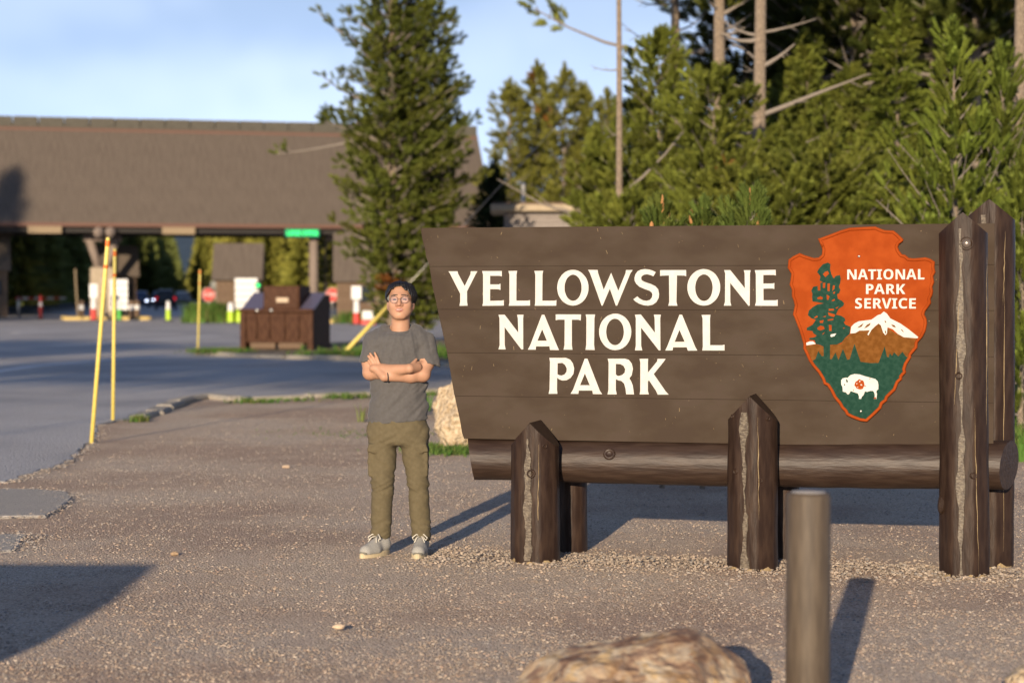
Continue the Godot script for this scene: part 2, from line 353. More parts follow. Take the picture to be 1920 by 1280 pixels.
# base colour that wanders between two linear colours, with relief, laid on in three planes
func nmat(a: Color, b: Color, freq: float, scale: Vector3, rough: float, relief := 0.0, sd := 1, bump_freq := 0.0, bump_kind := "fractal") -> StandardMaterial3D:
	var m := StandardMaterial3D.new()
	m.albedo_texture = noise_tex(freq, sd, [[0.25, a.linear_to_srgb()], [0.75, b.linear_to_srgb()]])
	m.uv1_triplanar = true
	m.uv1_scale = scale
	m.uv1_triplanar_sharpness = 4.0
	m.roughness = rough
	if relief != 0.0:
		m.heightmap_enabled = true
		m.heightmap_texture = noise_tex(bump_freq if bump_freq > 0.0 else freq, sd + 50, [], bump_kind)
		m.heightmap_scale = relief
	return m

func make_materials() -> void:
	# gravel: colour of each grain, relief, and slow drifts of tone
	var gr := StandardMaterial3D.new()
	gr.albedo_texture = noise_tex(0.21, 3, [[0.0, lin(0.28, 0.215, 0.155)], [0.18, lin(0.45, 0.355, 0.255)], [0.34, lin(0.53, 0.41, 0.295)], [0.5, lin(0.60, 0.47, 0.34)], [0.64, lin(0.48, 0.36, 0.26)], [0.8, lin(0.64, 0.53, 0.40)], [0.93, lin(0.55, 0.45, 0.34)], [1.0, lin(0.85, 0.74, 0.58)]], "cells", 1024)
	gr.heightmap_enabled = true
	gr.heightmap_texture = noise_tex(0.15, 4, [], "bumps", 1024)
	gr.heightmap_scale = -1.1
	gr.detail_enabled = true
	gr.detail_blend_mode = BaseMaterial3D.BLEND_MODE_MUL
	gr.detail_uv_layer = BaseMaterial3D.DETAIL_UV_2
	gr.detail_albedo = noise_tex(0.008, 8, [[0.25, lin(0.80, 0.72, 0.68)], [0.5, lin(0.97, 0.93, 0.9)], [0.75, lin(1.0, 1.0, 1.0)]], "fractal", 512, 6)
	gr.roughness = 0.92
	M.gravel = gr
	var asp := StandardMaterial3D.new()
	asp.albedo_texture = noise_tex(0.25, 13, [[0.0, lin(0.30, 0.285, 0.265)], [0.4, lin(0.46, 0.43, 0.395)], [0.75, lin(0.54, 0.505, 0.455)], [1.0, lin(0.64, 0.60, 0.54)]], "cells", 1024)
	asp.heightmap_enabled = true
	asp.heightmap_texture = noise_tex(0.2, 14, [], "bumps", 512)
	asp.heightmap_scale = -1.0
	asp.detail_enabled = true
	asp.detail_blend_mode = BaseMaterial3D.BLEND_MODE_MUL
	asp.detail_uv_layer = BaseMaterial3D.DETAIL_UV_2
	asp.detail_albedo = noise_tex(0.006, 18, [[0.2, lin(0.68, 0.68, 0.7)], [0.5, lin(0.92, 0.91, 0.9)], [0.8, lin(1.0, 1.0, 1.0)]], "fractal", 512, 6)
	asp.roughness = 0.6
	M.asphalt = asp
	M.old_asphalt = nmat(Color(0.34, 0.315, 0.28), Color(0.52, 0.48, 0.43), 0.05, Vector3(2, 2, 2), 0.92, 1.2, 24, 0.12)
	M.earth = nmat(Color(0.14, 0.11, 0.06), Color(0.26, 0.2, 0.13), 0.02, Vector3(0.2, 0.2, 0.2), 0.95, 3.0, 23)
	M.white_line = nmat(Color(0.62, 0.61, 0.60), Color(0.78, 0.77, 0.75), 0.02, Vector3(1, 1, 1), 0.8)
	M.concrete = nmat(Color(0.34, 0.30, 0.24), Color(0.52, 0.46, 0.37), 0.02, Vector3(1.5, 1.5, 1.5), 0.9, 1.5, 31, 0.06)
	M.yellow_kerb = nmat(Color(0.50, 0.36, 0.12), Color(0.62, 0.46, 0.18), 0.02, Vector3(1, 1, 1), 0.8)
	# sign
	M.plank = nmat(Color(0.056, 0.0395, 0.0275), Color(0.069, 0.051, 0.037), 0.006, Vector3(0.7, 1.3, 1.3), 0.75, 0.035, 41, 0.03)
	M.plank.metallic_specular = 0.22
	M.post = nmat(Color(0.025, 0.0135, 0.009), Color(0.047, 0.028, 0.0185), 0.014, Vector3(3.0, 0.5, 3.0), 0.48, 0.16, 42, 0.025)
	M.post.metallic_specular = 0.32
	M.post_glare = nmat(Color(0.060, 0.043, 0.029), Color(0.17, 0.138, 0.096), 0.022, Vector3(2.0, 4.5, 2.0), 0.5, 0.2, 46, 0.05)  # paler than the post: sun glare on gloss paint put into the colour
	M.log = nmat(Color(0.028, 0.0145, 0.009), Color(0.050, 0.030, 0.0195), 0.014, Vector3(0.45, 3.0, 3.0), 0.52, 0.15, 43, 0.025)
	M.log.metallic_specular = 0.5
	M.bare_wood = nmat(Color(0.24, 0.17, 0.085), Color(0.40, 0.30, 0.16), 0.03, Vector3(6, 1, 6), 0.85)
	M.letter = nmat(Color(0.55, 0.535, 0.49), Color(0.60, 0.585, 0.54), 0.012, Vector3(2, 2, 2), 0.6)
	M.orange = nmat(Color(0.29, 0.050, 0.009), Color(0.345, 0.064, 0.012), 0.01, Vector3(1.3, 1.3, 1.3), 0.6, 0.03, 44, 0.02)
	M.orange.metallic_specular = 0.08
	M.field_green = nmat(Color(0.011, 0.045, 0.030), Color(0.020, 0.060, 0.042), 0.02, Vector3(2.5, 2.5, 2.5), 0.65)
	M.field_green.metallic_specular = 0.15
	M.field_brown = nmat(Color(0.14, 0.052, 0.009), Color(0.19, 0.075, 0.016), 0.02, Vector3(2, 2, 2), 0.65)
	M.field_brown.metallic_specular = 0.15
	M.dark = mat(Color(0.03, 0.03, 0.03), 0.7)
	M.metal = mat(Color(0.5, 0.48, 0.44), 0.35, 0.9)
	M.steel_post = nmat(Color(0.070, 0.050, 0.032), Color(0.105, 0.078, 0.051), 0.02, Vector3(3, 0.4, 3), 0.65, 0.05, 47)
	M.rock = nmat(Color(0.24, 0.165, 0.115), Color(0.50, 0.42, 0.31), 0.012, Vector3(0.9, 0.9, 0.9), 0.9, 1.5, 48, 0.02)
	M.rock.detail_enabled = true
	M.rock.detail_blend_mode = BaseMaterial3D.BLEND_MODE_MUL
	M.rock.detail_albedo = noise_tex(0.015, 49, [[0.30, lin(0.55, 0.42, 0.38)], [0.48, lin(1.0, 0.92, 0.80)], [0.6, lin(1.0, 1.0, 1.0)], [0.75, lin(1.0, 0.85, 0.6)]])
	M.pale_rock = nmat(Color(0.40, 0.29, 0.17), Color(0.64, 0.52, 0.36), 0.02, Vector3(1.6, 1.6, 1.6), 0.9, 3.0, 52, 0.02)
	# gate and booths
	M.roof = nmat(Color(0.105, 0.082, 0.062), Color(0.135, 0.107, 0.082), 0.03, Vector3(0.35, 0.06, 0.06), 0.9, 4.0, 61, 0.08)
	M.ridge = nmat(Color(0.075, 0.068, 0.052), Color(0.11, 0.1, 0.078), 0.02, Vector3(0.8, 0.3, 0.3), 0.9)
	M.red_trim = mat(Color(0.145, 0.075, 0.052), 0.8)
	M.log_pale = nmat(Color(0.19, 0.145, 0.115), Color(0.26, 0.205, 0.165), 0.02, Vector3(0.6, 0.6, 0.6), 0.8)
	M.stone_pier = nmat(Color(0.34, 0.27, 0.18), Color(0.45, 0.37, 0.27), 0.02, Vector3(0.4, 0.4, 0.4), 0.9)
	M.board = nmat(Color(0.12, 0.075, 0.045), Color(0.18, 0.12, 0.075), 0.02, Vector3(3, 0.2, 3), 0.85)
	M.panel_tan = mat(Color(0.27, 0.2, 0.12), 0.8)
	M.grey_wood = nmat(Color(0.22, 0.19, 0.17), Color(0.34, 0.30, 0.27), 0.03, Vector3(0.4, 3, 0.4), 0.9)
	M.pale_wood = nmat(Color(0.38, 0.30, 0.20), Color(0.5, 0.41, 0.29), 0.03, Vector3(0.3, 2, 2), 0.9)
	M.black_wood = mat(Color(0.025, 0.021, 0.018), 0.8)
	M.white = mat(Color(0.70, 0.69, 0.66), 0.6)
	M.red = mat(Color(0.52, 0.035, 0.022), 0.5)
	M.red_sign = mat(Color(0.55, 0.05, 0.04), 0.5)
	M.lime = mat(Color(0.42, 0.62, 0.02), 0.5)
	M.green = mat(Color(0.08, 0.42, 0.06), 0.5)
	M.yellow = nmat(Color(0.72, 0.57, 0.12), Color(0.78, 0.63, 0.16), 0.02, Vector3(2, 2, 2), 0.5)
	M.orange_tape = mat(Color(0.75, 0.17, 0.015), 0.5)
	M.dumpster = nmat(Color(0.050, 0.021, 0.011), Color(0.090, 0.042, 0.023), 0.02, Vector3(1.5, 0.35, 1.5), 0.6, 0.1, 71)
	M.dumpster.metallic_specular = 0.25
	M.lid = nmat(Color(0.105, 0.095, 0.145), Color(0.13, 0.118, 0.17), 0.02, Vector3(1, 1, 1), 0.35)  # brown lids; their lavender sky sheen is painted into the colour
	M.tan_plate = mat(Color(0.5, 0.38, 0.26), 0.6)
	M.bark = nmat(Color(0.21, 0.16, 0.115), Color(0.36, 0.285, 0.21), 0.03, Vector3(2.0, 0.7, 2.0), 0.95, 2.0, 81, 0.05)
	M.bark_dead = nmat(Color(0.20, 0.17, 0.14), Color(0.32, 0.275, 0.23), 0.03, Vector3(2.0, 2.0, 2.0), 0.95)
	var nd := StandardMaterial3D.new()
	nd.vertex_color_use_as_albedo = true
	nd.roughness = 0.55
	nd.backlight_enabled = true
	nd.backlight = Color(0.3, 0.3, 0.3)
	nd.metallic_specular = 0.25
	M.needles = nd
	var tint := StandardMaterial3D.new()
	tint.vertex_color_use_as_albedo = true
	tint.roughness = 0.85
	M.tint = tint
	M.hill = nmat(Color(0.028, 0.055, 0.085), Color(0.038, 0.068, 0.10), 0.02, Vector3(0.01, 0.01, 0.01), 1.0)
	# vehicles
	M.tyre = mat(Color(0.02, 0.02, 0.02), 0.9)
	M.alloy = mat(Color(0.4, 0.4, 0.4), 0.3, 0.8)
	M.car_glass = mat(Color(0.02, 0.025, 0.03), 0.06)
	M.headlight = mat(Color(0.8, 0.8, 0.8), 0.3)
	M.headlight.emission_enabled = true
	M.headlight.emission = Color(0.86, 0.9, 1.0)
	M.headlight.emission_energy_multiplier = 9.0
	M.taillight = mat(Color(0.5, 0.02, 0.02), 0.3)
	M.taillight.emission_enabled = true
	M.taillight.emission = Color(1.0, 0.05, 0.05)
	M.taillight.emission_energy_multiplier = 0.9
	M.led = mat(Color(0.05, 0.5, 0.2), 0.5)
	M.led.emission_enabled = true
	M.led.emission = Color(0.05, 1.0, 0.45)
	M.led.emission_energy_multiplier = 1.25
	M.led_board = mat(Color(0.02, 0.20, 0.10), 0.4)
	# clothes
	M.shirt = nmat(Color(0.085, 0.080, 0.077), Color(0.095, 0.090, 0.087), 0.02, Vector3(3, 3, 3), 0.9)
	M.shirt.rim_enabled = true
	M.shirt.rim = 0.3
	M.trousers = nmat(Color(0.108, 0.086, 0.045), Color(0.124, 0.099, 0.053), 0.02, Vector3(3, 3, 3), 0.9)
	M.shoe = nmat(Color(0.20, 0.195, 0.18), Color(0.50, 0.48, 0.43), 0.05, Vector3(8, 8, 8), 0.8)
	M.sole = mat(Color(0.55, 0.45, 0.28), 0.7)
	M.lace = mat(Color(0.62, 0.58, 0.49), 0.8)
	M.toe_grey = mat(Color(0.15, 0.14, 0.11), 0.8)
	M.hair = mat(Color(0.010, 0.009, 0.010), 0.45)
	var skin := StandardMaterial3D.new()
	skin.vertex_color_use_as_albedo = true
	skin.roughness = 0.58
	skin.subsurf_scatter_enabled = true
	skin.subsurf_scatter_strength = 0.06
	M.skin = skin
	M.wire = mat(Color(0.04, 0.032, 0.03), 0.4, 0.3)
	var lens := StandardMaterial3D.new()
	lens.transparency = BaseMaterial3D.TRANSPARENCY_ALPHA
	lens.albedo_color = Color(0.9, 0.88, 1.0, 0.08)
	lens.roughness = 0.03
	lens.metallic_specular = 0.18
	M.lens = lens


# ------------------------------------------------------------------ surface nets
func cone(p: Vector3, a: Vector3, b: Vector3, ra: float, rb: float) -> float:
	var ba := b - a
	var h := clampf((p - a).dot(ba) / ba.length_squared(), 0.0, 1.0)
	return (p - a - ba * h).length() - lerpf(ra, rb, h)

func smin(a: float, b: float, k: float) -> float:
	var h := maxf(k - absf(a - b), 0.0) / k
	return minf(a, b) - h * h * k * 0.25

func smax(a: float, b: float, k: float) -> float:
	return -smin(-a, -b, k)

func ell(p: Vector3, c: Vector3, r: Vector3) -> float:
	var q := (p - c) / r
	var k0 := q.length()
	var k1 := (q / r).length()
	return k0 * (k0 - 1.0) / maxf(k1, 1e-6)

func rbox(p: Vector3, c: Vector3, h: Vector3, r: float) -> float:
	var q := (p - c).abs() - h
	return Vector3(maxf(q.x, 0), maxf(q.y, 0), maxf(q.z, 0)).length() + minf(maxf(q.x, maxf(q.y, q.z)), 0.0) - r

func chain(p: Vector3, prims: Array) -> float:   # prims: [a, b, ra, rb, k]
	var d := 1e3
	for q in prims:
		d = smin(d, cone(p, q[0], q[1], q[2], q[3]), q[4])
	return d

func net(arr: Dictionary, lo: Vector3, hi: Vector3, cell: float, f: Callable, tint: Callable) -> void:
	var nx := int(ceil((hi.x - lo.x) / cell / 4.0)) * 4
	var ny := int(ceil((hi.y - lo.y) / cell / 4.0)) * 4
	var nz := int(ceil((hi.z - lo.z) / cell / 4.0)) * 4
	var sx := nx + 1
	var sxy := sx * (ny + 1)
	var vals := PackedFloat32Array()
	vals.resize(sxy * (nz + 1))
	vals.fill(99.0)
	var ids := PackedInt32Array()
	ids.resize(sxy * (nz + 1))
	ids.fill(-1)
	var reach := cell * 4.0 * 0.87 * 1.35
	var active := []
	for bz in nz / 4:
		for by in ny / 4:
			for bx in nx / 4:
				var c := lo + Vector3(bx * 4 + 2, by * 4 + 2, bz * 4 + 2) * cell
				if absf(f.call(c)) > reach:
					continue
				active.append(Vector3i(bx * 4, by * 4, bz * 4))
				for k in range(bz * 4, bz * 4 + 5):
					for j in range(by * 4, by * 4 + 5):
						var row := k * sxy + j * sx
						for i in range(bx * 4, bx * 4 + 5):
							if vals[row + i] == 99.0:
								vals[row + i] = f.call(lo + Vector3(i, j, k) * cell)
	var V: PackedVector3Array = arr.v
	var C: PackedColorArray = arr.c
	var I: PackedInt32Array = arr.i
	var offs := [0, 1, sx, sx + 1, sxy, sxy + 1, sxy + sx, sxy + sx + 1]
	var cp := [Vector3(0, 0, 0), Vector3(1, 0, 0), Vector3(0, 1, 0), Vector3(1, 1, 0), Vector3(0, 0, 1), Vector3(1, 0, 1), Vector3(0, 1, 1), Vector3(1, 1, 1)]
	var edges := [[0, 1], [2, 3], [4, 5], [6, 7], [0, 2], [1, 3], [4, 6], [5, 7], [0, 4], [1, 5], [2, 6], [3, 7]]
	for b in active:
		for k in range(b.z, b.z + 4):
			for j in range(b.y, b.y + 4):
				for i in range(b.x, b.x + 4):
					var at: int = k * sxy + j * sx + i
					var mask := 0
					for q in 8:
						if vals[at + offs[q]] < 0.0:
							mask |= 1 << q
					if mask == 0 or mask == 255:
						continue
					var s := Vector3.ZERO
					var n := 0
					for e in edges:
						var va := vals[at + offs[e[0]]]
						var vb := vals[at + offs[e[1]]]
						if (va < 0.0) != (vb < 0.0):
							s += cp[e[0]].lerp(cp[e[1]], va / (va - vb))
							n += 1
					var p := lo + (Vector3(i, j, k) + s / n) * cell
					ids[at] = V.size()
					V.append(p)
					C.append(tint.call(p))
	for b in active:
		for k in range(b.z, b.z + 4):
			for j in range(b.y, b.y + 4):
				for i in range(b.x, b.x + 4):
					var at: int = k * sxy + j * sx + i
					var v0 := vals[at]
					for ax in 3:
						var step: int = [1, sx, sxy][ax]
						var u: int = [sx, sxy, 1][ax]
						var w: int = [sxy, 1, sx][ax]
						var v1 := vals[at + step]
						if (v0 < 0.0) == (v1 < 0.0) or at - u - w < 0:
							continue
						var A := ids[at]
						var B := ids[at - u]
						var D := ids[at - w]
						var E := ids[at - u - w]
						if A < 0 or B < 0 or D < 0 or E < 0:
							continue
						if v0 < 0.0:
							I.append_array([A, E, B, A, D, E])
						else:
							I.append_array([A, B, E, A, E, D])
	arr.v = V
	arr.c = C
	arr.i = I

func net_new() -> Dictionary:
	return {"v": PackedVector3Array(), "c": PackedColorArray(), "i": PackedInt32Array()}

func net_mesh(arr: Dictionary, colored := false) -> ArrayMesh:
	var V: PackedVector3Array = arr.v
	var I: PackedInt32Array = arr.i
	var N := PackedVector3Array()
	N.resize(V.size())
	for t in range(0, I.size(), 3):
		var n := (V[I[t + 2]] - V[I[t]]).cross(V[I[t + 1]] - V[I[t]])
		N[I[t]] += n
		N[I[t + 1]] += n
		N[I[t + 2]] += n
	for i in N.size():
		N[i] = N[i].normalized()
	var a := []
	a.resize(Mesh.ARRAY_MAX)
	a[Mesh.ARRAY_VERTEX] = V
	a[Mesh.ARRAY_NORMAL] = N
	a[Mesh.ARRAY_INDEX] = I
	if colored:
		a[Mesh.ARRAY_COLOR] = arr.c
	var m := ArrayMesh.new()
	m.add_surface_from_arrays(Mesh.PRIMITIVE_TRIANGLES, a)
	return m

# ------------------------------------------------------------------ setting
func ground_height(x: float, z: float) -> float:
	return 0.018 * fold.get_noise_2d(x * 25.0, z * 25.0) + 0.010 * fold.get_noise_2d(x * 90.0 + 300.0, z * 90.0)

func rough_edge(p: Array, amp: float, step: float, sd: int) -> PackedVector2Array:   # an outline of [x, z] points broken into short uneven steps
	var r := RandomNumberGenerator.new()
	r.seed = sd
	var out := PackedVector2Array()
	for i in p.size():
		var a := Vector2(p[i][0], p[i][1])
		var b := Vector2(p[(i + 1) % p.size()][0], p[(i + 1) % p.size()][1])
		var d := (b - a).length()
		var smooth: bool = p[i].size() > 2
		var n := 1 if smooth else maxi(1, int(d / step))
		for k in n:
			var q := a.lerp(b, float(k) / n)
			if k > 0:
				q += (b - a).normalized().orthogonal() * r.randf_range(-amp, amp)
			out.append(q)
	return out

func build_ground() -> void:
	var st := tool(false)
	var y := -0.07
	for p in [[Vector3(-900, y, 900), Vector3(900, y, 900), Vector3(900, y, -1800), Vector3(-900, y, -1800)]]:
		quad(st, p[0], p[1], p[2], p[3])
	structure("ground", done(st), M.earth)
	st = tool(false)
	var step := 0.35
	var nx := int(26 / step)
	var nz := int(48 / step)
	var g := func(i: int, k: int) -> Vector3:
		var x := -10.0 + i * step
		var z := 6.0 - k * step
		var edge: float = 0.1 if i == 0 or k == 0 or i == nx or k == nz else 0.0
		return Vector3(x, ground_height(x, z) - edge, z)
	for k in nz:
		for i in nx:
			var q := [g.call(i, k), g.call(i + 1, k), g.call(i + 1, k + 1), g.call(i, k + 1)]
			for t in [0, 2, 1, 0, 3, 2]:
				st.set_uv(Vector2(q[t].x, q[t].z) / 2.3)
				st.set_uv2(Vector2(q[t].x, q[t].z) / 13.0)
				st.add_vertex(q[t])
	structure("gravel", done(st), M.gravel)
	# the road, its broken near edge, and two loose patches of asphalt
	st = tool()
	var edge := [[-60, -6, 1], [-9, -14.0, 1], [-4.9, -17.5], [-4.44, -17.4], [-4.41, -18.27], [-4.37, -19.4], [-4.66, -21.98], [-5.21, -25.05], [-5.15, -25.77], [-5.04, -26.1], [-4.97, -28.1], [-5.03, -30.6], [-4.9, -31.7], [-4.26, -30.7], [-2.32, -32.2], [-1.07, -33.4], [1.5, -34.2, 1], [4, -43, 1], [-1.4, -47, 1], [-1.2, -62, 1], [4.0, -66, 1], [4.5, -150, 1], [-20, -420, 1], [-50, -420, 1], [-90, -130, 1], [-90, -30, 1]]
	slab(st, rough_edge(edge, 0.05, 0.17, 5), -0.1, 0.022, 0.008)
	structure("road", done(st), M.asphalt)
	st = tool()
	slab(st, rough_edge([[-6.5, -16.9, 1], [-4.06, -16.8], [-3.72, -16.58], [-3.63, -16.28], [-3.48, -14.81], [-4.04, -14.74], [-6.5, -14.7, 1]], 0.05, 0.22, 6), -0.1, 0.018, 0.008)
	structure("asphalt_patch", done(st), M.old_asphalt)
	st = tool()
	slab(st, rough_edge([[-6.5, -13.75, 1], [-3.35, -13.68], [-3.24, -12.84], [-3.47, -12.66], [-6.5, -12.6, 1]], 0.05, 0.22, 7), -0.1, 0.016, 0.008)
	structure("asphalt_patch", done(st), M.old_asphalt)
	# painted lines
	line([[-13.5, -38.2], [-10.7, -40.7], [-10.65, -44.3], [-9.86, -48.4], [-8.43, -51.6]], 0.17)
	for a in [[[-23, -84], [-21.5, -90]], [[-20, -80], [-17.8, -89]], [[-14, -61], [-11, -74]], [[-33, -101], [-31, -110]], [[-26, -64], [-22, -76]]]:
		line(a, 0.14)
	# island with the dumpster and the big pine
	st = tool()
	slab(st, rough_edge([[-8.3, -52.6], [-7.0, -50.4], [-4.1, -47.9], [-1.4, -44.0], [1.0, -43.4], [4.0, -44], [4.0, -65], [-3.0, -66], [-7.6, -58.5]], 0.12, 0.6, 8), -0.1, 0.10, 0.03)
	structure("traffic_island", done(st), M.earth)

func line(p: Array, w: float) -> void:
	var L := PackedVector2Array()
	var R := PackedVector2Array()
	for i in p.size():
		var a := Vector2(p[i][0], p[i][1])
		var d := (Vector2(p[mini(i + 1, p.size() - 1)][0], p[mini(i + 1, p.size() - 1)][1]) - Vector2(p[maxi(i - 1, 0)][0], p[maxi(i - 1, 0)][1])).normalized().orthogonal() * w
		L.append(a + d)
		R.append(a - d)
	R.reverse()
	L.append_array(R)
	var st := tool()
	slab(st, L, 0.017, 0.026)
	structure("road_marking", done(st), M.white_line)

func kerb(called: String, pts: Array, w: float, top: float, sd: int) -> void:   # a low kerb of worn concrete stones, each its own piece
	var r := RandomNumberGenerator.new()
	r.seed = sd
	var o := Node3D.new()
	o.name = numbered(called)
	o.set_meta("kind", "structure")
	add_child(o)
	for i in pts.size() - 1:
		var a := Vector3(pts[i][0], 0, pts[i][1])
		var b := Vector3(pts[i + 1][0], 0, pts[i + 1][1])
		var n := maxi(1, int(round((b - a).length() / 1.1)))
		for k in n:
			var p := a.lerp(b, (k + 0.5) / n)
			var len := (b - a).length() / n - r.randf_range(0.0, 0.06)
			var turn := atan2(-(b.z - a.z), b.x - a.x) + r.randf_range(-0.08, 0.08)
			var st := tool()
			var h := top + r.randf_range(-0.025, 0.02)
			box(st, Transform3D(Basis(Vector3.UP, turn) * Basis(Vector3.RIGHT, r.randf_range(-0.1, 0.1)), p + Vector3(0, h * 0.5 - 0.06, 0)), Vector3(len, h + 0.12, w * r.randf_range(0.8, 1.1)), 0.035)
			part("kerb_stone", done(st), M.concrete, o)

func pebble_mesh(sd: int) -> ArrayMesh:
	var r := RandomNumberGenerator.new()
	r.seed = sd
	var st := tool()
	var P := []
	for v in [[0, 1, 0], [0, -0.7, 0], [1, 0.1, 0.2], [0.3, 0, 1], [-0.8, 0.1, 0.6], [-0.8, 0, -0.5], [0.2, 0.15, -1]]:
		P.append(Vector3(v[0], v[1], v[2]) * r.randf_range(0.8, 1.2))
	for i in 5:
		var j := (i + 1) % 5
		tri_out(st, P[0], P[2 + i], P[2 + j], Vector3.ZERO)
		tri_out(st, P[1], P[2 + i], P[2 + j], Vector3.ZERO)
	return done(st)

func scatter(called: String, mesh: Mesh, m: Material, xf: Array, cols: Array, parent: Node3D = null) -> MultiMeshInstance3D:
	var mm := MultiMesh.new()
	mm.transform_format = MultiMesh.TRANSFORM_3D
	mm.use_colors = true
	mm.mesh = mesh
	mm.instance_count = xf.size()
	var b := PackedFloat32Array()
	b.resize(xf.size() * 16)
	var n := 0
	for i in xf.size():
		var t: Transform3D = xf[i]
		var c: Color = cols[i]
		b[n] = t.basis.x.x; b[n + 1] = t.basis.y.x; b[n + 2] = t.basis.z.x; b[n + 3] = t.origin.x
		b[n + 4] = t.basis.x.y; b[n + 5] = t.basis.y.y; b[n + 6] = t.basis.z.y; b[n + 7] = t.origin.y
		b[n + 8] = t.basis.x.z; b[n + 9] = t.basis.y.z; b[n + 10] = t.basis.z.z; b[n + 11] = t.origin.z
		b[n + 12] = c.r; b[n + 13] = c.g; b[n + 14] = c.b; b[n + 15] = 1.0
		n += 16
	mm.buffer = b
	var o := MultiMeshInstance3D.new()
	o.name = called if parent else numbered(called)
	o.multimesh = mm
	o.material_override = m
	o.set_meta("kind", "stuff")
	(parent if parent else self).add_child(o, true)
	return o

func build_pebbles() -> void:
	var r := RandomNumberGenerator.new()
	r.seed = 77
	var tones := [Color(0.42, 0.33, 0.25), Color(0.48, 0.38, 0.29), Color(0.36, 0.27, 0.20), Color(0.42, 0.30, 0.22), Color(0.27, 0.24, 0.21), Color(0.48, 0.39, 0.30), Color(0.36, 0.32, 0.28), Color(0.52, 0.44, 0.35)]
	var xf := []
	var cl := []
	for i in 190000:
		var d := 7.8 + 20.0 * pow(r.randf(), 2.0)
		var x := r.randf_range(-0.29, 0.29) * d
		var z := -d
		if x < -4.2 + 0.02 * (d - 17.0) and d > 16.5:
			continue
		var s := 0.0024 + 0.0065 * pow(r.randf(), 5.0)
		xf.append(Transform3D(Basis.from_euler(Vector3(r.randf() * 0.8, r.randf() * TAU, r.randf() * 0.8)).scaled(Vector3(s * r.randf_range(0.8, 1.5), s * r.randf_range(0.5, 0.9), s)), Vector3(x, ground_height(x, z) + s * 0.15, z)))
		cl.append(tones[r.randi() % 8] * r.randf_range(0.75, 1.1))
	# coarser, paler chippings heaped round the feet of the sign
	for i in 7000:
		var u := r.randf_range(-0.15, 4.1)
		var v := r.randfn(0.0, 0.24) + 0.16
		var p := sign_point(u, v)
		var lump := 0.022 * exp(-pow((v - 0.14) / 0.25, 2.0)) * clampf(u * 3.0 + 0.3, 0.0, 1.0)
		var s := 0.004 + 0.009 * pow(r.randf(), 2.4)
		xf.append(Transform3D(Basis.from_euler(Vector3(r.randf() * 0.8, r.randf() * TAU, r.randf() * 0.8)).scaled(Vector3(s * r.randf_range(0.8, 1.5), s * r.randf_range(0.6, 1.0), s)), Vector3(p.x, ground_height(p.x, p.z) + s * 0.3 + lump * r.randf(), p.z)))
		cl.append(tones[[0, 1, 1, 5, 5, 6, 7, 1][r.randi() % 8]] * r.randf_range(0.55, 0.98))
	# crumbs along the broken edges of the asphalt
	var runs := [[-4.9, -17.5, -4.44, -17.4], [-4.44, -17.4, -4.41, -18.27], [-4.41, -18.27, -4.37, -19.4], [-4.37, -19.4, -4.66, -21.98], [-4.66, -21.98, -5.21, -25.05], [-5.6, -16.86, -4.06, -16.8], [-4.06, -16.8, -3.63, -16.28], [-3.63, -16.28, -3.48, -14.81], [-3.48, -14.81, -5.0, -14.72], [-3.35, -13.68, -3.24, -12.84], [-3.24, -12.84, -4.4, -12.64], [-4.4, -13.72, -3.35, -13.68]]
	for i in 5000:
		var q: Array = runs[r.randi() % runs.size()]
		var t := r.randf()
		var x := lerpf(q[0], q[2], t) + r.randfn(0.0, 0.07)
		var z := lerpf(q[1], q[3], t) + r.randfn(0.0, 0.09)
		var s := 0.003 + 0.011 * pow(r.randf(), 4.0)
		xf.append(Transform3D(Basis.from_euler(Vector3(r.randf() * 0.8, r.randf() * TAU, r.randf() * 0.8)).scaled(Vector3(s * r.randf_range(0.8, 1.5), s * r.randf_range(0.5, 0.9), s)), Vector3(x, 0.012 + s * 0.2, z)))
		cl.append(Color(0.34, 0.31, 0.28).lerp(tones[r.randi() % 8], r.randf()) * r.randf_range(0.7, 1.1))
	var o := scatter("pebbles", pebble_mesh(1), M.tint, xf, cl)
	tag(o, "loose tan and grey pebbles strewn over the gravel", "pebbles")
	# single stones large enough to point at
	var st := tool()
	for a in [["pale oval stone lying alone on the gravel in the lower middle", 0.058, Vector3(-0.86, 0.02, -9.85), Color(0.62, 0.47, 0.32)], ["small tan stone on the gravel behind the yellow stake", 0.07, Vector3(-2.15, 0.02, -18.9), Color(0.45, 0.34, 0.24)], ["brown clod lying at the tip of the large shadow", 0.05, Vector3(-2.15, 0.015, -12.65), Color(0.36, 0.25, 0.15)]]:
		var m := mat(a[3], 0.9)
		var o2 := single("stone", rock_mesh(int(a[1] * 1000), 14, 10, 0.25, Vector3(1.2, 0.6, 0.9)), m, a[0], "stone", "single stones on the gravel")
		o2.position = a[2]
		o2.scale = Vector3.ONE * a[1] * 0.5
	
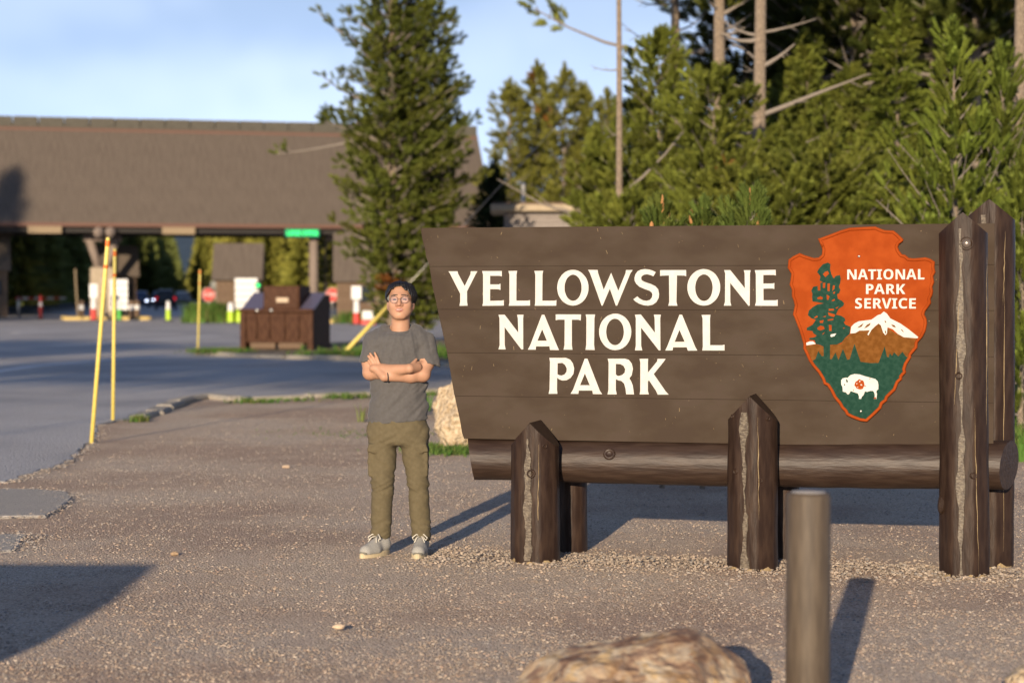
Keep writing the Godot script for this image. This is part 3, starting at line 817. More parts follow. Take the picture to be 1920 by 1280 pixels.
func rock_mesh(sd: int, nu := 48, nv := 32, amp := 0.3, stretch := Vector3.ONE, cuts := 16) -> ArrayMesh:   # a ball broken by random flat cuts, then roughened
	var n := FastNoiseLite.new()
	n.seed = sd
	n.frequency = 1.3
	n.fractal_octaves = 5
	var r := RandomNumberGenerator.new()
	r.seed = sd
	var planes := []
	for i in cuts:
		var d := Vector3(r.randfn(), r.randfn() * 0.8, r.randfn()).normalized()
		planes.append([d, r.randf_range(0.70, 0.98)])
	var st := tool()
	var P := []
	for j in nv + 1:
		var row := []
		for i in nu:
			var th := PI * j / nv
			var ph := TAU * i / nu
			var d := Vector3(sin(th) * cos(ph), -cos(th), sin(th) * sin(ph))
			var e := 1.0
			for q in planes:
				var c: float = d.dot(q[0])
				if c > 0.2:
					e = smin(e, q[1] / c, 0.04)
			e *= 1.0 + amp * 0.35 * n.get_noise_3dv(d * 1.5) - amp * 0.25 * absf(n.get_noise_3dv(d * 3.0 + Vector3(9, 3, 1)))
			row.append(d * e * stretch)
		P.append(row)
	for j in nv:
		for i in nu:
			var k := (i + 1) % nu
			quad_out(st, P[j][i], P[j][k], P[j + 1][k], P[j + 1][i], Vector3.ZERO)
	return done(st)

func blade_mesh() -> ArrayMesh:
	var st := tool()
	var r := RandomNumberGenerator.new()
	r.seed = 4
	for i in 9:
		var a := r.randf() * TAU
		var d := Vector3(cos(a), 0, sin(a))
		var s := Vector3(-d.z, 0, d.x) * 0.05
		var l := r.randf_range(0.6, 1.1)
		var b := d * r.randf_range(0.0, 0.25)
		var mid := b + Vector3(0, l * 0.6, 0) + d * l * 0.15
		quad(st, b - s, b + s, mid + s * 0.7, mid - s * 0.7)
		tri(st, mid - s * 0.7, mid + s * 0.7, b + Vector3(0, l, 0) + d * l * 0.45)
	return done(st)

func grass(label: String, spots: Array, count: int, sd: int) -> void:   # spots: [x, z, spread x, spread z, height]
	var r := RandomNumberGenerator.new()
	r.seed = sd
	var xf := []
	var cl := []
	for i in count:
		var s: Array = spots[r.randi() % spots.size()]
		var x: float = s[0] + r.randfn(0.0, 0.5) * s[2]
		var z: float = s[1] + r.randfn(0.0, 0.5) * s[3]
		var h: float = s[4] * r.randf_range(0.4, 1.1)
		xf.append(Transform3D(Basis(Vector3.UP, r.randf() * TAU).scaled(Vector3(h, h, h)), Vector3(x, s[5] if s.size() > 5 else 0.0, z)))
		cl.append(Color(0.075, 0.17, 0.03).lerp(Color(0.22, 0.2, 0.07), r.randf() * r.randf()))
	tag(scatter("grass", TUFTS[3], M.needles, xf, cl), label, "grass")


# ------------------------------------------------------------------ the entrance sign
var sign_basis := Basis(Vector3.UP, deg_to_rad(-13.856))
const SIGN_AT := Vector3(-0.444, 0, -12.74)

func sign_point(u: float, w: float) -> Vector3:
	return SIGN_AT + sign_basis * Vector3(u, 0, w)

func log_post(h: float, r: float, slope: float, facets: Array, sd: int, lean := 0.0, off := 0.0) -> ArrayMesh:   # an adzed log with a gable-cut top; facets: [angle, distance share]
	var n := FastNoiseLite.new()
	n.seed = sd
	n.frequency = 1.0
	var st := tool(false)
	var sides := 48
	var rows := 34
	var P := []
	for j in rows + 1:
		var row := []
		for k in sides:
			var a := TAU * k / sides
			var f := float(j) / rows
			var rr := r * (1.0 + 0.035 * n.get_noise_2d(f * h * 1.6, 0.0) + 0.02 * n.get_noise_3d(cos(a) * 1.5, f * h * 2.0, sin(a) * 1.5)) * (1.03 - 0.05 * f)
			for q in facets:
				var ca := cos(a - q[0] - 0.10 * n.get_noise_2d(f * h * 1.1, q[0] * 7.0))
				if ca > 0.2:
					rr = minf(rr, r * q[1] * (1.0 + 0.03 * n.get_noise_2d(f * h * 2.3, 30.0 + q[0])) / ca)
			var x := cos(a) * rr
			var z := sin(a) * rr
			var top := h - slope * absf(x - off) - 0.004
			row.append(Vector3(x + lean * f, -0.15 + f * (top + 0.15), z))
		P.append(row)
	for j in rows:
		for k in sides:
			var k2 := (k + 1) % sides
			quad(st, P[j][k2], P[j][k], P[j + 1][k], P[j + 1][k2])
	st.set_smooth_group(-1)
	var T: Array = P[rows]
	var front := 12
	var back := 36
	var R0 := Vector3(off + lean, h, T[front].z)
	var R1 := Vector3(off + lean, h, T[back].z)
	for half in [[12, 36, 1], [36, 60, -1]]:   # left, then right slope
		var ring := []
		for k in range(half[0], half[1] + 1):
			ring.append(T[k % sides])
		var a2: Vector3 = R0 if half[2] > 0 else R1
		var b2: Vector3 = R1 if half[2] > 0 else R0
		ring[0] = a2
		ring[-1] = b2
		for k in range(1, ring.size() - 1):
			tri_out(st, ring[0], ring[k], ring[k + 1], Vector3(0, h - 1.0, 0))
	return done(st)

func crack(r: float, a0: float, a1: float, y0: float, y1: float, w: float, sd: int) -> ArrayMesh:   # a long split in the paint that shows bare wood
	var n := RandomNumberGenerator.new()
	n.seed = sd
	var pts := []
	var rad := []
	for i in 15:
		var t := i / 14.0
		var a := lerpf(a0, a1, t) + n.randf_range(-0.02, 0.02)
		pts.append(Vector3(cos(a) * r, lerpf(y0, y1, t), sin(a) * r))
		rad.append(w * n.randf_range(0.35, 1.0) * sin(PI * clampf(t, 0.06, 0.94)))
	return tubem(pts, rad, 5)

func knot(r: float) -> ArrayMesh:
	return lathem([Vector2(r * 1.5, -0.004), Vector2(r * 1.25, 0.007), Vector2(r * 0.95, 0.009), Vector2(r * 0.7, 0.0), Vector2(r * 0.45, -0.006), Vector2(0.0, 0.001)], 14)

func on_post(o: Node3D, r: float, a: float, y: float) -> void:   # turns a small round piece outwards from the post's side
	var d := Vector3(cos(a), 0, sin(a))
	o.transform = Transform3D(Basis(Vector3(-d.z, 0, d.x), d, Vector3.UP), d * r + Vector3(0, y, 0))

func build_sign() -> void:
	var s := thing("park_entrance_sign", "large brown wooden park entrance sign on log posts with an orange arrowhead emblem", "sign", SIGN_AT, deg_to_rad(-13.856))
	# five planks whose left ends follow one scalloped line
	var joints := [2.092, 1.8445, 1.5705, 1.2935, 1.0175, 0.745]
	var edge := pv(PANEL_EDGE)
	for i in 5:
		var hi: float = joints[i] - (0.0 if i == 0 else 0.0005)
		var lo: float = joints[i + 1] + (0.0005 if i < 4 else 0.0)
		var p := PackedVector2Array()
		p.append(Vector2(edge_u(edge, hi), hi))
		for q in edge:
			if q.y < hi - 0.004 and q.y > lo + 0.004:
				p.append(q)
		p.append(Vector2(edge_u(edge, lo), lo))
		p.append(Vector2(3.433, lo))
		p.append(Vector2(3.433, hi))
		var m := tool()
		extrude(m, p, -0.115, [0.0, 0.0008, -0.0005, 0.0006, 0.0][i], 0.0014)
		part("plank", done(m), M.plank, s)
	# chips and scuffs in the paint, too small to pick apart
	var fl := tool()
	var fr := RandomNumberGenerator.new()
	fr.seed = 404
	for i in 260:
		var v := fr.randf_range(0.77, 2.07)
		var u := fr.randf_range(edge_u(edge, v) + 0.03, 3.40)
		var w := fr.randf_range(0.001, 0.0035)
		var h := w * fr.randf_range(0.4, 1.6) if i % 5 else fr.randf_range(0.006, 0.028)
		var sl := fr.randf_range(-0.5, 0.5) * h
		quad(fl, Vector3(u, v, 0.0022), Vector3(u + w, v, 0.0022), Vector3(u + w * 0.8 + sl, v + h, 0.0022), Vector3(u + sl, v + h, 0.0022))
	part("paint_chips", done(fl), M.bare_wood, s, "stuff")
	for l in LETTERS:
		var poly := pv(l[1])
		var st := tool()
		if l[2].is_empty():
			extrude(st, poly, -0.004, 0.005, 0.0015)
		else:
			var hole := pv(l[2])
			var c := Vector2.ZERO
			for v in hole:
				c += v / hole.size()
			for half in [PackedVector2Array([Vector2(c.x - 2, 0), Vector2(c.x, 0), Vector2(c.x, 3), Vector2(c.x - 2, 3)]), PackedVector2Array([Vector2(c.x, 0), Vector2(c.x + 2, 0), Vector2(c.x + 2, 3), Vector2(c.x, 3)])]:
				for q in Geometry2D.intersect_polygons(poly, half):
					for w in Geometry2D.clip_polygons(q, hole):
						extrude(st, w, -0.004, 0.005, 0.0)
		part("letter_" + l[0], done(st), M.letter, s)
	# emblem
	var outline := pv(ARROWHEAD)
	var e := part("emblem", extrudem([outline], -0.002, 0.022, 0.004), M.orange, s)
	var ring := inset(ccw(outline), 0.010)
	var pts := []
	var rad := []
	for i in ring.size() + 1:
		var q := ring[i % ring.size()]
		var q2 := ring[(i + 1) % ring.size()]
		pts.append(Vector3(q.x, q.y, 0.0215))
		rad.append(0.0095)
		pts.append(Vector3((q.x + q2.x) * 0.5, (q.y + q2.y) * 0.5, 0.0215))
		rad.append(0.0100)
	part("rim", tubem(pts, rad, 10), M.orange, e)
	var white: Material = M.letter
	for a in [["mountain", "brown", M.field_brown, 0.0222, 0.0232], ["meadow", "green", M.field_green, 0.0222, 0.0238], ["snow", "snow", white, 0.0222, 0.0236], ["rock_mark", "marks", M.field_brown, 0.0224, 0.0241], ["pine_figure", "tree", M.field_green, 0.0224, 0.0246], ["branch_gap", "gaps", M.orange, 0.0226, 0.0251], ["bison_figure", "bison", white, 0.0226, 0.0250], ["bison_eye", "horn", M.field_green, 0.0228, 0.0255], ["worn_patch", "worn", M.orange, 0.0228, 0.0255], ["white_fleck", "dots", white, 0.0230, 0.0259]]:
		var polys := []
		for p in PAINT[a[1]]:
			polys.append(pv(p if p is Array else PAINT[a[1]]))
		if a[0] in ["branch_gap", "rock_mark", "worn_patch", "white_fleck", "snow"]:
			for p in polys:
				part(a[0], extrudem([p], a[3], a[4]), a[2], e)
		else:
			part(a[0], extrudem(polys, a[3], a[4]), a[2], e)
	for t in TEXTS:
		letters(t[0], t[1], t[3], t[2], t[4], 0.0222, 0.003, white, e)
	for q in BOLTS:
		var b := part("bolt", lathem([Vector2(0.0085, -0.002), Vector2(0.0085, 0.002), Vector2(0.006, 0.005), Vector2(0.0, 0.006)], 12), M.metal, e)
		b.transform = Transform3D(Basis(Vector3.RIGHT, PI / 2), Vector3(q[0], q[1], 0.0232))
	# log beam
	var st2 := tool(false)
	var nl := FastNoiseLite.new()
	nl.seed = 12
	nl.frequency = 0.7
	var R := []
	var NS := 70
	for j in NS + 1:
		var f := float(j) / NS
		var row := []
		var cy := 0.612 + 0.030 * f - 0.012 * sin(f * PI)
		for k in 40:
			var a := TAU * k / 40
			var r := lerpf(0.133, 0.148, f) * (1.0 + 0.03 * nl.get_noise_2d(f * 9.0, 0.0) + 0.035 * nl.get_noise_3d(cos(a), f * 9.0, sin(a)))
			var u0 := 0.172 - 0.022 * sin(a) + 0.03 * cos(a)
			var u1 := 3.525 + 0.012 * sin(a) - 0.055 * cos(a)
			row.append(Vector3(lerpf(u0, u1, f), cy + sin(a) * r, -0.062 + cos(a) * r))
		R.append(row)
	for j in NS:
		for k in 40:
			var k2 := (k + 1) % 40
			quad(st2, R[j][k2], R[j][k], R[j + 1][k], R[j + 1][k2])
	var lg := part("log_beam", done(st2), M.log, s)
	for q in [[0, -1.0], [NS, 1.0]]:
		var st3 := tool()
		var cen := Vector3.ZERO
		for v in R[q[0]]:
			cen += v / 40.0
		cen.x += q[1] * 0.006
		for k in 40:
			tri_out(st3, cen, R[q[0]][k], R[q[0]][(k + 1) % 40], cen - Vector3(q[1], 0, 0))
		part("cut_end", done(st3), M.log, lg)
	var kb := part("knot", knot(0.026), M.log, lg)
	kb.transform = Transform3D(Basis(Vector3.RIGHT, deg_to_rad(62)), Vector3(1.10, 0.672, 0.070))
	# posts: [u, w, height, radius, slope, facets, seed, front]
	var posts := [
		[0.650, 0.175, 0.875, 0.153, 1.0, [[1.62, 0.93], [0.65, 0.97], [2.6, 0.96]], 3, "short front log post, leftmost, knotted in the middle"],
		[2.010, 0.175, 1.058, 0.151, 1.0, [[1.75, 0.93], [0.9, 0.96], [2.5, 0.97]], 4, "short front log post in the middle"],
		[3.252, 0.170, 2.153, 0.143, 0.86, [[1.62, 0.92], [0.7, 0.96], [2.55, 0.95]], 5, "tall front log post at the right with a bolt near its top"],
		[0.765, -0.33, 0.52, 0.110, 0.6, [[2.1, 0.93]], 6, ""],
		[2.135, -0.33, 0.52, 0.110, 0.6, [[2.1, 0.93]], 7, ""],
		[3.398, -0.335, 2.25, 0.158, 0.80, [[1.75, 0.92], [0.8, 0.94], [2.5, 0.96]], 8, "tall rear log post at the right"],
	]
	for i in posts.size():
		var q: Array = posts[i]
		var o := part("post", log_post(q[2], q[3], q[4], q[5], q[6], -0.02 if i == 2 else 0.0), M.post, s)
		o.position = Vector3(q[0] + (0.02 if i == 2 else 0.0), 0, q[1])
		if q[7] != "":
			o.set_meta("label", q[7])
		# the band of bare wood at the foot
		var st4 := tool(false)
		var rr: float = q[3]
		var prof := []
		for k in 24:
			var a := TAU * k / 24
			prof.append(Vector3(cos(a) * rr * 1.012, 0.012 + 0.012 * sin(k * 2.3 + i) + 0.008 * sin(k * 5.1), sin(a) * rr * 1.012))
		for k in 24:
			var k2 := (k + 1) % 24
			quad(st4, prof[k2] * Vector3(1, 0, 1) - Vector3(0, 0.1, 0), prof[k] * Vector3(1, 0, 1) - Vector3(0, 0.1, 0), prof[k], prof[k2])
		part("bare_foot", done(st4), M.bare_wood, o)
		# planed, saw-marked strip down the front; its sun glare painted in as paler brown
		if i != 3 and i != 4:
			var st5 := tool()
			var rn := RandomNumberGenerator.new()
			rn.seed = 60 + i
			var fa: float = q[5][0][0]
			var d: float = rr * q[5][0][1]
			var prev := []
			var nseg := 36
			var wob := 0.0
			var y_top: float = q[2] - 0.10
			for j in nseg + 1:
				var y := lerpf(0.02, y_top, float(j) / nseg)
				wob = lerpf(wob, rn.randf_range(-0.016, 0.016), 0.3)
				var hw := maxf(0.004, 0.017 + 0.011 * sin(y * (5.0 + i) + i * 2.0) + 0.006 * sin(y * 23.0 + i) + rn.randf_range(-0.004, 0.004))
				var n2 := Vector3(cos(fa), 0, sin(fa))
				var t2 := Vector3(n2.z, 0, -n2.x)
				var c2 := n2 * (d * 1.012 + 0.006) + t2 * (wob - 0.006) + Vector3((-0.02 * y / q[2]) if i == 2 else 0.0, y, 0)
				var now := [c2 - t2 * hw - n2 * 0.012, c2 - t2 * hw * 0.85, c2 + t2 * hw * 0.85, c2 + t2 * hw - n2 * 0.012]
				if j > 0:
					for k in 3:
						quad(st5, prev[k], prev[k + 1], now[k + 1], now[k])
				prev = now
			part("planed_glare", done(st5), M.post_glare, o)
		for c in ([[0, 1.25, 1.2, 0.03, 0.74]] if i == 0 else [[0, 1.2, 1.25, 0.3, 0.93]] if i == 1 else [[0, 2.05, 1.78, 0.9, 1.88], [0, 2.25, 2.3, 0.2, 1.9], [0, 0.95, 1.2, 0.03, 1.0], [0, 0.55, 0.6, 0.9, 1.9]] if i == 2 else [[0, 0.9, 0.95, 0.1, 1.9], [0, 1.0, 0.9, 1.6, 2.05]] if i == 5 else []):
			part("crack", crack(rr * 1.0, c[1], c[2], c[3], c[4], 0.0038, i + int(c[1] * 10)), M.bare_wood, o)
		for c in ([[1.52, 0.56, 0.020], [0.95, 0.73, 0.012]] if i == 0 else [[2.2, 0.6, 0.014], [2.4, 0.93, 0.010], [0.8, 0.92, 0.010], [1.15, 0.55, 0.013]] if i == 1 else [[1.2, 0.605, 0.016], [1.85, 1.19, 0.017]] if i == 2 else []):
			var kn := part("knot", knot(c[2]), M.post, o)
			on_post(kn, rr * (0.985 if absf(c[0] - 1.6) > 0.5 else 0.955), c[0], c[1])
		if i == 2:
			var kn2 := part("knot", rock_mesh(31, 16, 10, 0.3, Vector3(0.6, 1.3, 0.8)), M.post, o)
			kn2.position = Vector3(-0.135, 0.42, 0.05)
			kn2.scale = Vector3.ONE * 0.045
			var hole := part("bolt_hole", lathem([Vector2(0.040, 0.0), Vector2(0.036, 0.004), Vector2(0.033, -0.006), Vector2(0.0, -0.007)], 20), M.post, o)
			on_post(hole, rr * 0.955, 1.56, 1.965)
			var bl := part("bolt", lathem([Vector2(0.027, -0.006), Vector2(0.025, 0.004), Vector2(0.017, 0.011), Vector2(0.008, 0.013), Vector2(0.0, 0.0135)], 18), M.bolt, hole)

func edge_u(e: PackedVector2Array, v: float) -> float:
	for i in e.size() - 1:
		if v <= e[i].y and v >= e[i + 1].y:
			return lerpf(e[i].x, e[i + 1].x, (e[i].y - v) / maxf(e[i].y - e[i + 1].y, 1e-5))
	return e[0].x if v > e[0].y else e[e.size() - 1].x


# ------------------------------------------------------------------ the man
const HEAD := Vector3(0.022, 1.625, 0.005)

func head_local(p: Vector3) -> Vector3:   # tilted slightly back and turned a little
	var q := p - HEAD
	q = Basis(Vector3.RIGHT, deg_to_rad(10.0)) * q
	return Basis(Vector3.UP, deg_to_rad(2.0)) * q

func head_field(p: Vector3) -> float:
	var q := head_local(p)
	var m := Vector3(absf(q.x), q.y, q.z)
	var d := ell(q, Vector3(0, 0.030, -0.018), Vector3(0.076, 0.084, 0.095))
	d = smin(d, ell(q, Vector3(0, -0.040, 0.018), Vector3(0.070, 0.080, 0.068)), 0.035)
	d = smin(d, cone(m, Vector3(0.053, -0.048, -0.005), Vector3(0.020, -0.102, 0.050), 0.025, 0.021), 0.030)
	d = smin(d, (q - Vector3(0, -0.104, 0.058)).length() - 0.019, 0.025)
	q.y += 0.0105
	m.y = q.y
	d = smin(d, (m - Vector3(0.045, -0.020, 0.050)).length() - 0.024, 0.03)
	d = smin(d, cone(m, Vector3(0, 0.030, 0.074), Vector3(0.042, 0.030, 0.062), 0.013, 0.010), 0.02)
	d = smax(d, -((m - Vector3(0.032, 0.008, 0.098)).length() - 0.017), 0.018)
	d = smin(d, (m - Vector3(0.031, 0.006, 0.067)).length() - 0.0145, 0.006)
	d = smin(d, cone(q, Vector3(0, 0.020, 0.080), Vector3(0, -0.027, 0.102), 0.007, 0.0135), 0.014)
	d = smin(d, (m - Vector3(0.0145, -0.031, 0.089)).length() - 0.0095, 0.010)
	d = smax(d, -((m - Vector3(0.006, -0.039, 0.098)).length() - 0.0035), 0.004)
	d = smin(d, cone(m, Vector3(0, -0.0525, 0.086), Vector3(0.025, -0.0545, 0.070), 0.0062, 0.003), 0.008)
	d = smin(d, cone(m, Vector3(0, -0.0685, 0.085), Vector3(0.022, -0.060, 0.071), 0.0068, 0.003), 0.008)
	d = smax(d, -cone(m, Vector3(0, -0.0605, 0.092), Vector3(0.021, -0.0585, 0.080), 0.0032, 0.0012), 0.003)
	# ears
	var e := ell(m, Vector3(0.080, -0.016, -0.012), Vector3(0.011, 0.031, 0.019))
	e = smax(e, -ell(m, Vector3(0.090, -0.014, -0.004), Vector3(0.006, 0.018, 0.010)), 0.006)
	d = smin(d, e, 0.008)
	# neck
	q.y -= 0.0105
	d = smin(d, cone(q, Vector3(0, -0.070, -0.022), Vector3(-0.006, -0.230, -0.060), 0.057, 0.063), 0.025)
	return d

func skin_tint(p: Vector3) -> Color:
	var c := Color(0.46, 0.250, 0.155) * (1.0 + 0.10 * fold.get_noise_3d(p.x * 1500.0, p.y * 1500.0, p.z * 1500.0))
	var q := head_local(p) + Vector3(0, 0.0105, 0)
	if q.y > -0.13 and q.z > 0.02:
		var m := Vector3(absf(q.x), q.y, q.z)
		if m.x < 0.027 - absf(m.y + 0.0600) * 0.9 and m.y > -0.072 and m.y < -0.050 and m.z > 0.055:
			c = Color(0.38, 0.145, 0.11)
		if m.x < 0.018 and absf(m.y + 0.0600 - 6.0 * m.x * m.x) < 0.0021:
			c = Color(0.56, 0.47, 0.40)
		var brow := 0.0345 + 0.03 * (m.x - 0.014) - maxf(m.x - 0.036, 0.0) * 0.30
		if m.x > 0.012 and m.x < 0.054 and absf(m.y - brow) < 0.0045:
			c = Color(0.05, 0.032, 0.026)
		if m.x > 0.017 and m.x < 0.046:
			var lid := 0.0065 + 0.0035 * (1.0 - pow((m.x - 0.0315) / 0.0145, 2.0))
			if m.y < lid and m.y > 0.0012:
				c = Color(0.035, 0.022, 0.018) if absf(m.x - 0.031) < 0.0095 else Color(0.30, 0.22, 0.18)
			elif m.y >= lid and m.y < lid + 0.0025:
				c = Color(0.08, 0.045, 0.035)
		if m.x < 0.05 and m.y < -0.02 and m.y > -0.05:
			c = c.lerp(Color(0.47, 0.22, 0.15), 0.35)
	return c

var ARMS := []
var HANDS := []

func arm_field(p: Vector3) -> float:
	var d := chain(p, ARMS)
	if (p - Vector3(-0.14, 1.23, 0.11)).length() < 0.16:
		d = smin(d, chain(p, HANDS[1]), 0.008)
	if (p - Vector3(0.14, 1.2, 0.12)).length() < 0.18:
		d = smin(d, chain(p, HANDS[0]), 0.008)
	return d

func hair_field(p: Vector3) -> float:
	var q := head_local(p)
	var m := Vector3(absf(q.x), q.y, q.z)
	var ang := atan2(q.x - 0.012, q.z + 0.02)
	var strand := 0.0022 * sin(ang * 34.0 + q.y * 60.0) + 0.006 * fold.get_noise_3d(q.x * 900.0, q.y * 700.0, q.z * 900.0)
	var d := ell(q, Vector3(0.002, 0.036, -0.018), Vector3(0.102, 0.089, 0.110)) - strand
	# swept fringe: the hairline is lower left and right of a parting
	var line := 0.086 - 0.045 * pow(absf(q.x + 0.008) / 0.066, 2.5) + 0.0025 * sin(q.x * 300.0) - 0.016 * exp(-pow((q.x - 0.03) / 0.012, 2.0)) - 0.010 * exp(-pow((q.x + 0.042) / 0.008, 2.0))
	d = smax(d, minf(q.z - 0.020, line - q.y), 0.006)
	d = smax(d, minf(q.z + 0.020, -0.022 - q.y + (m.x - 0.08) * 0.2), 0.006)
	d = maxf(d, -0.080 - q.y)
	return d

func shirt_field(p: Vector3) -> float:
	var y := p.y
	var a := 0.196
	if y < 1.05:
		a = lerpf(0.194, 0.180, clampf((y - 0.83) / 0.22, 0.0, 1.0))
	else:
		a = lerpf(0.180, 0.192, clampf((y - 1.05) / 0.2, 0.0, 1.0))
	var b := lerpf(0.118, 0.126, clampf((y - 0.9) / 0.4, 0.0, 1.0))
	var cx := 0.006
	var q := Vector2((p.x - cx) / a, (p.z - 0.0) / b)
	var d := (q.length() - 1.0) * minf(a, b) * (0.75 + 0.25 * absf(q.y) / maxf(q.length(), 0.01))
	d = smax(d, y - 1.425, 0.07)
	d = smin(d, cone(p, Vector3(-0.075, 1.425, -0.02), Vector3(-0.148, 1.368, -0.005), 0.052, 0.058), 0.05)
	d = smin(d, cone(p, Vector3(0.105, 1.425, -0.02), Vector3(0.170, 1.370, -0.005), 0.052, 0.058), 0.05)
	# sleeves
	var s1 := cone(p, Vector3(-0.150, 1.360, 0.0), Vector3(-0.176, 1.20, 0.032), 0.064, 0.078)
	s1 = smax(s1, Vector3(0.10, -1.0, 0.05).normalized().dot(p - Vector3(-0.176, 1.238, 0.032)), 0.006)
	var s2 := cone(p, Vector3(0.178, 1.362, 0.0), Vector3(0.200, 1.18, 0.034), 0.064, 0.085)
	s2 = smax(s2, Vector3(-0.22, -1.0, 0.10).normalized().dot(p - Vector3(0.205, 1.218, 0.03)), 0.006)
	d = smin(d, s1, 0.022)
	d = smin(d, s2, 0.022)
	# collar opening
	d = smax(d, -ell(p, Vector3(0.016, 1.476, 0.0), Vector3(0.076, 0.056, 0.078)), 0.010)
	# folds: hanging from the chest, gathering round the crossed arms and dragging to the hip
	var w := 0.0
	if y < 1.13:
		var t := p.x * 0.72 - (y - 1.0) * 0.70
		w = 0.0085 * fold.get_noise_2d(t * 1900.0, (y + p.x) * 260.0) + 0.006 * fold.get_noise_2d(p.x * 900.0 + 70.0, y * 900.0)
	else:
		w = 0.0085 * fold.get_noise_2d((p.x + 0.20 * (y - 1.3) * signf(p.x)) * 2300.0, y * 240.0 + 100.0) + 0.006 * fold.get_noise_2d(p.x * 800.0, y * 1100.0 + 50.0)
	d += w
	return smax(d, (0.838 + (p.x + 0.17) * 0.075) - y, 0.006)

func trouser_field(p: Vector3) -> float:
	var q := Vector2((p.x - 0.004) / 0.186, p.z / 0.116)
	var d := (q.length() - 1.0) * 0.13
	d = smax(d, absf(p.y - 0.80) - 0.095, 0.05)
	d = smax(d, p.y - 0.875, 0.01)
	var l := minf(cone(p, Vector3(-0.088, 0.79, 0.0), Vector3(-0.092, 0.47, 0.018), 0.094, 0.073), 9.0)
	l = smin(l, cone(p, Vector3(-0.092, 0.47, 0.018), Vector3(-0.108, 0.125, -0.005), 0.073, 0.065), 0.02)
	var r := cone(p, Vector3(0.098, 0.79, 0.0), Vector3(0.132, 0.47, 0.018), 0.096, 0.066)
	r = smin(r, cone(p, Vector3(0.132, 0.47, 0.018), Vector3(0.152, 0.115, -0.005), 0.066, 0.065), 0.02)
	# cargo pockets with flaps
	l = smin(l, rbox(p, Vector3(-0.158, 0.60, 0.012), Vector3(0.016, 0.085, 0.045), 0.012), 0.012)
	l = smin(l, rbox(Basis(Vector3.BACK, 0.22) * (p - Vector3(-0.152, 0.685, 0.03)), Vector3.ZERO, Vector3(0.026, 0.020, 0.052), 0.008), 0.005)
	r = smin(r, rbox(p, Vector3(0.172, 0.60, 0.012), Vector3(0.016, 0.085, 0.045), 0.012), 0.012)
	r = smin(r, rbox(Basis(Vector3.BACK, -0.22) * (p - Vector3(0.164, 0.685, 0.03)), Vector3.ZERO, Vector3(0.026, 0.020, 0.052), 0.008), 0.005)
	var legs := smin(l, r, 0.012)
	legs = smax(legs, 0.085 - p.y, 0.008)
	d = smin(d, legs, 0.035)
	# creases: across the crotch and knees, bunched at the ankles, drawn in at the cuff
	var y := p.y
	var f := 0.007 * fold.get_noise_2d(y * 1500.0 + p.x * 900.0, p.x * 500.0) + 0.007 * fold.get_noise_2d(y * 600.0 - absf(p.x) * 700.0, p.z * 400.0 + 200.0)
	var k := exp(-pow((y - 0.44) / 0.07, 2.0)) + 1.3 * exp(-pow((y - 0.17) / 0.06, 2.0)) + 0.8 * exp(-pow((y - 0.75) / 0.05, 2.0))
	f += 0.010 * k * fold.get_noise_2d(y * 2600.0 + p.x * 1300.0 * signf(p.x), p.z * 500.0)
	f += 0.006 * smoothstep(0.125, 0.10, y)
	return d + f

func shoe_field(p: Vector3) -> float:   # toe towards +z, heel at z -0.1
	var d := cone(p, Vector3(0, 0.062, -0.055), Vector3(0, 0.040, 0.125), 0.043, 0.034)
	d = smin(d, cone(p, Vector3(0.006, 0.038, 0.06), Vector3(0.0, 0.036, 0.135), 0.046, 0.036), 0.03)
	d = smin(d, cone(p, Vector3(0, 0.075, -0.045), Vector3(0, 0.115, -0.045), 0.043, 0.042), 0.03)
	d = smin(d, cone(p, Vector3(0, 0.105, 0.0), Vector3(0, 0.062, 0.085), 0.026, 0.020), 0.03)
	d = smax(d, p.y - 0.122, 0.01)
	return smax(d, 0.022 - p.y, 0.006)

func make_shoe(parent: Node3D, at: Vector3, turn: float) -> void:
	var a := net_new()
	net(a, Vector3(-0.07, 0, -0.13), Vector3(0.07, 0.14, 0.19), 0.006, shoe_field, func(_p): return Color.WHITE)
	var o := part("shoe", net_mesh(a), M.shoe, parent)
	o.position = at
	o.rotation.y = turn
	var q := PackedVector2Array()
	for i in 28:
		var t := TAU * i / 28
		var z := 0.035 + 0.150 * sin(t)
		var w := 0.043 + 0.010 * sin(t) - 0.006 * sin(t * 2.0 - 0.6)
		q.append(Vector2(cos(t) * w, z))
	var st := tool()
	slab(st, q, 0.0, 0.032, 0.006)
	part("sole", done(st), M.sole, o)
	st = tool(false)
	lathe(st, [Vector2(0.030, 0.0), Vector2(0.032, 0.010), Vector2(0.024, 0.020), Vector2(0.0, 0.024)], 14, Transform3D(Basis().scaled(Vector3(1.0, 1.0, 0.6)), Vector3(0, 0.022, 0.158)))
	part("toe_cap", done(st), M.toe_grey, o)
	st = tool(false)
	for i in 5:
		var z := 0.015 + i * 0.018
		var y := 0.118 - i * 0.011
		var s := 1.0 if i % 2 == 0 else -1.0
		tube(st, [Vector3(-0.030, y - 0.016, z), Vector3(-0.010, y + 0.001, z + 0.006 * s), Vector3(0.012, y + 0.001, z - 0.004 * s), Vector3(0.032, y - 0.016, z)], [0.0035, 0.004, 0.004, 0.0035], 6)
	for s in [-1.0, 1.0]:
		tube(st, [Vector3(0, 0.128, 0.018), Vector3(s * 0.024, 0.138, 0.030), Vector3(s * 0.048, 0.118, 0.046), Vector3(s * 0.040, 0.104, 0.050), Vector3(s * 0.014, 0.126, 0.026)], [0.004, 0.0038, 0.0038, 0.0038, 0.0035], 6)
		tube(st, [Vector3(0, 0.128, 0.018), Vector3(s * 0.02, 0.118, 0.05), Vector3(s * 0.033, 0.09, 0.066)], [0.0035, 0.0035, 0.003], 6)
	part("laces", done(st), M.lace, o)

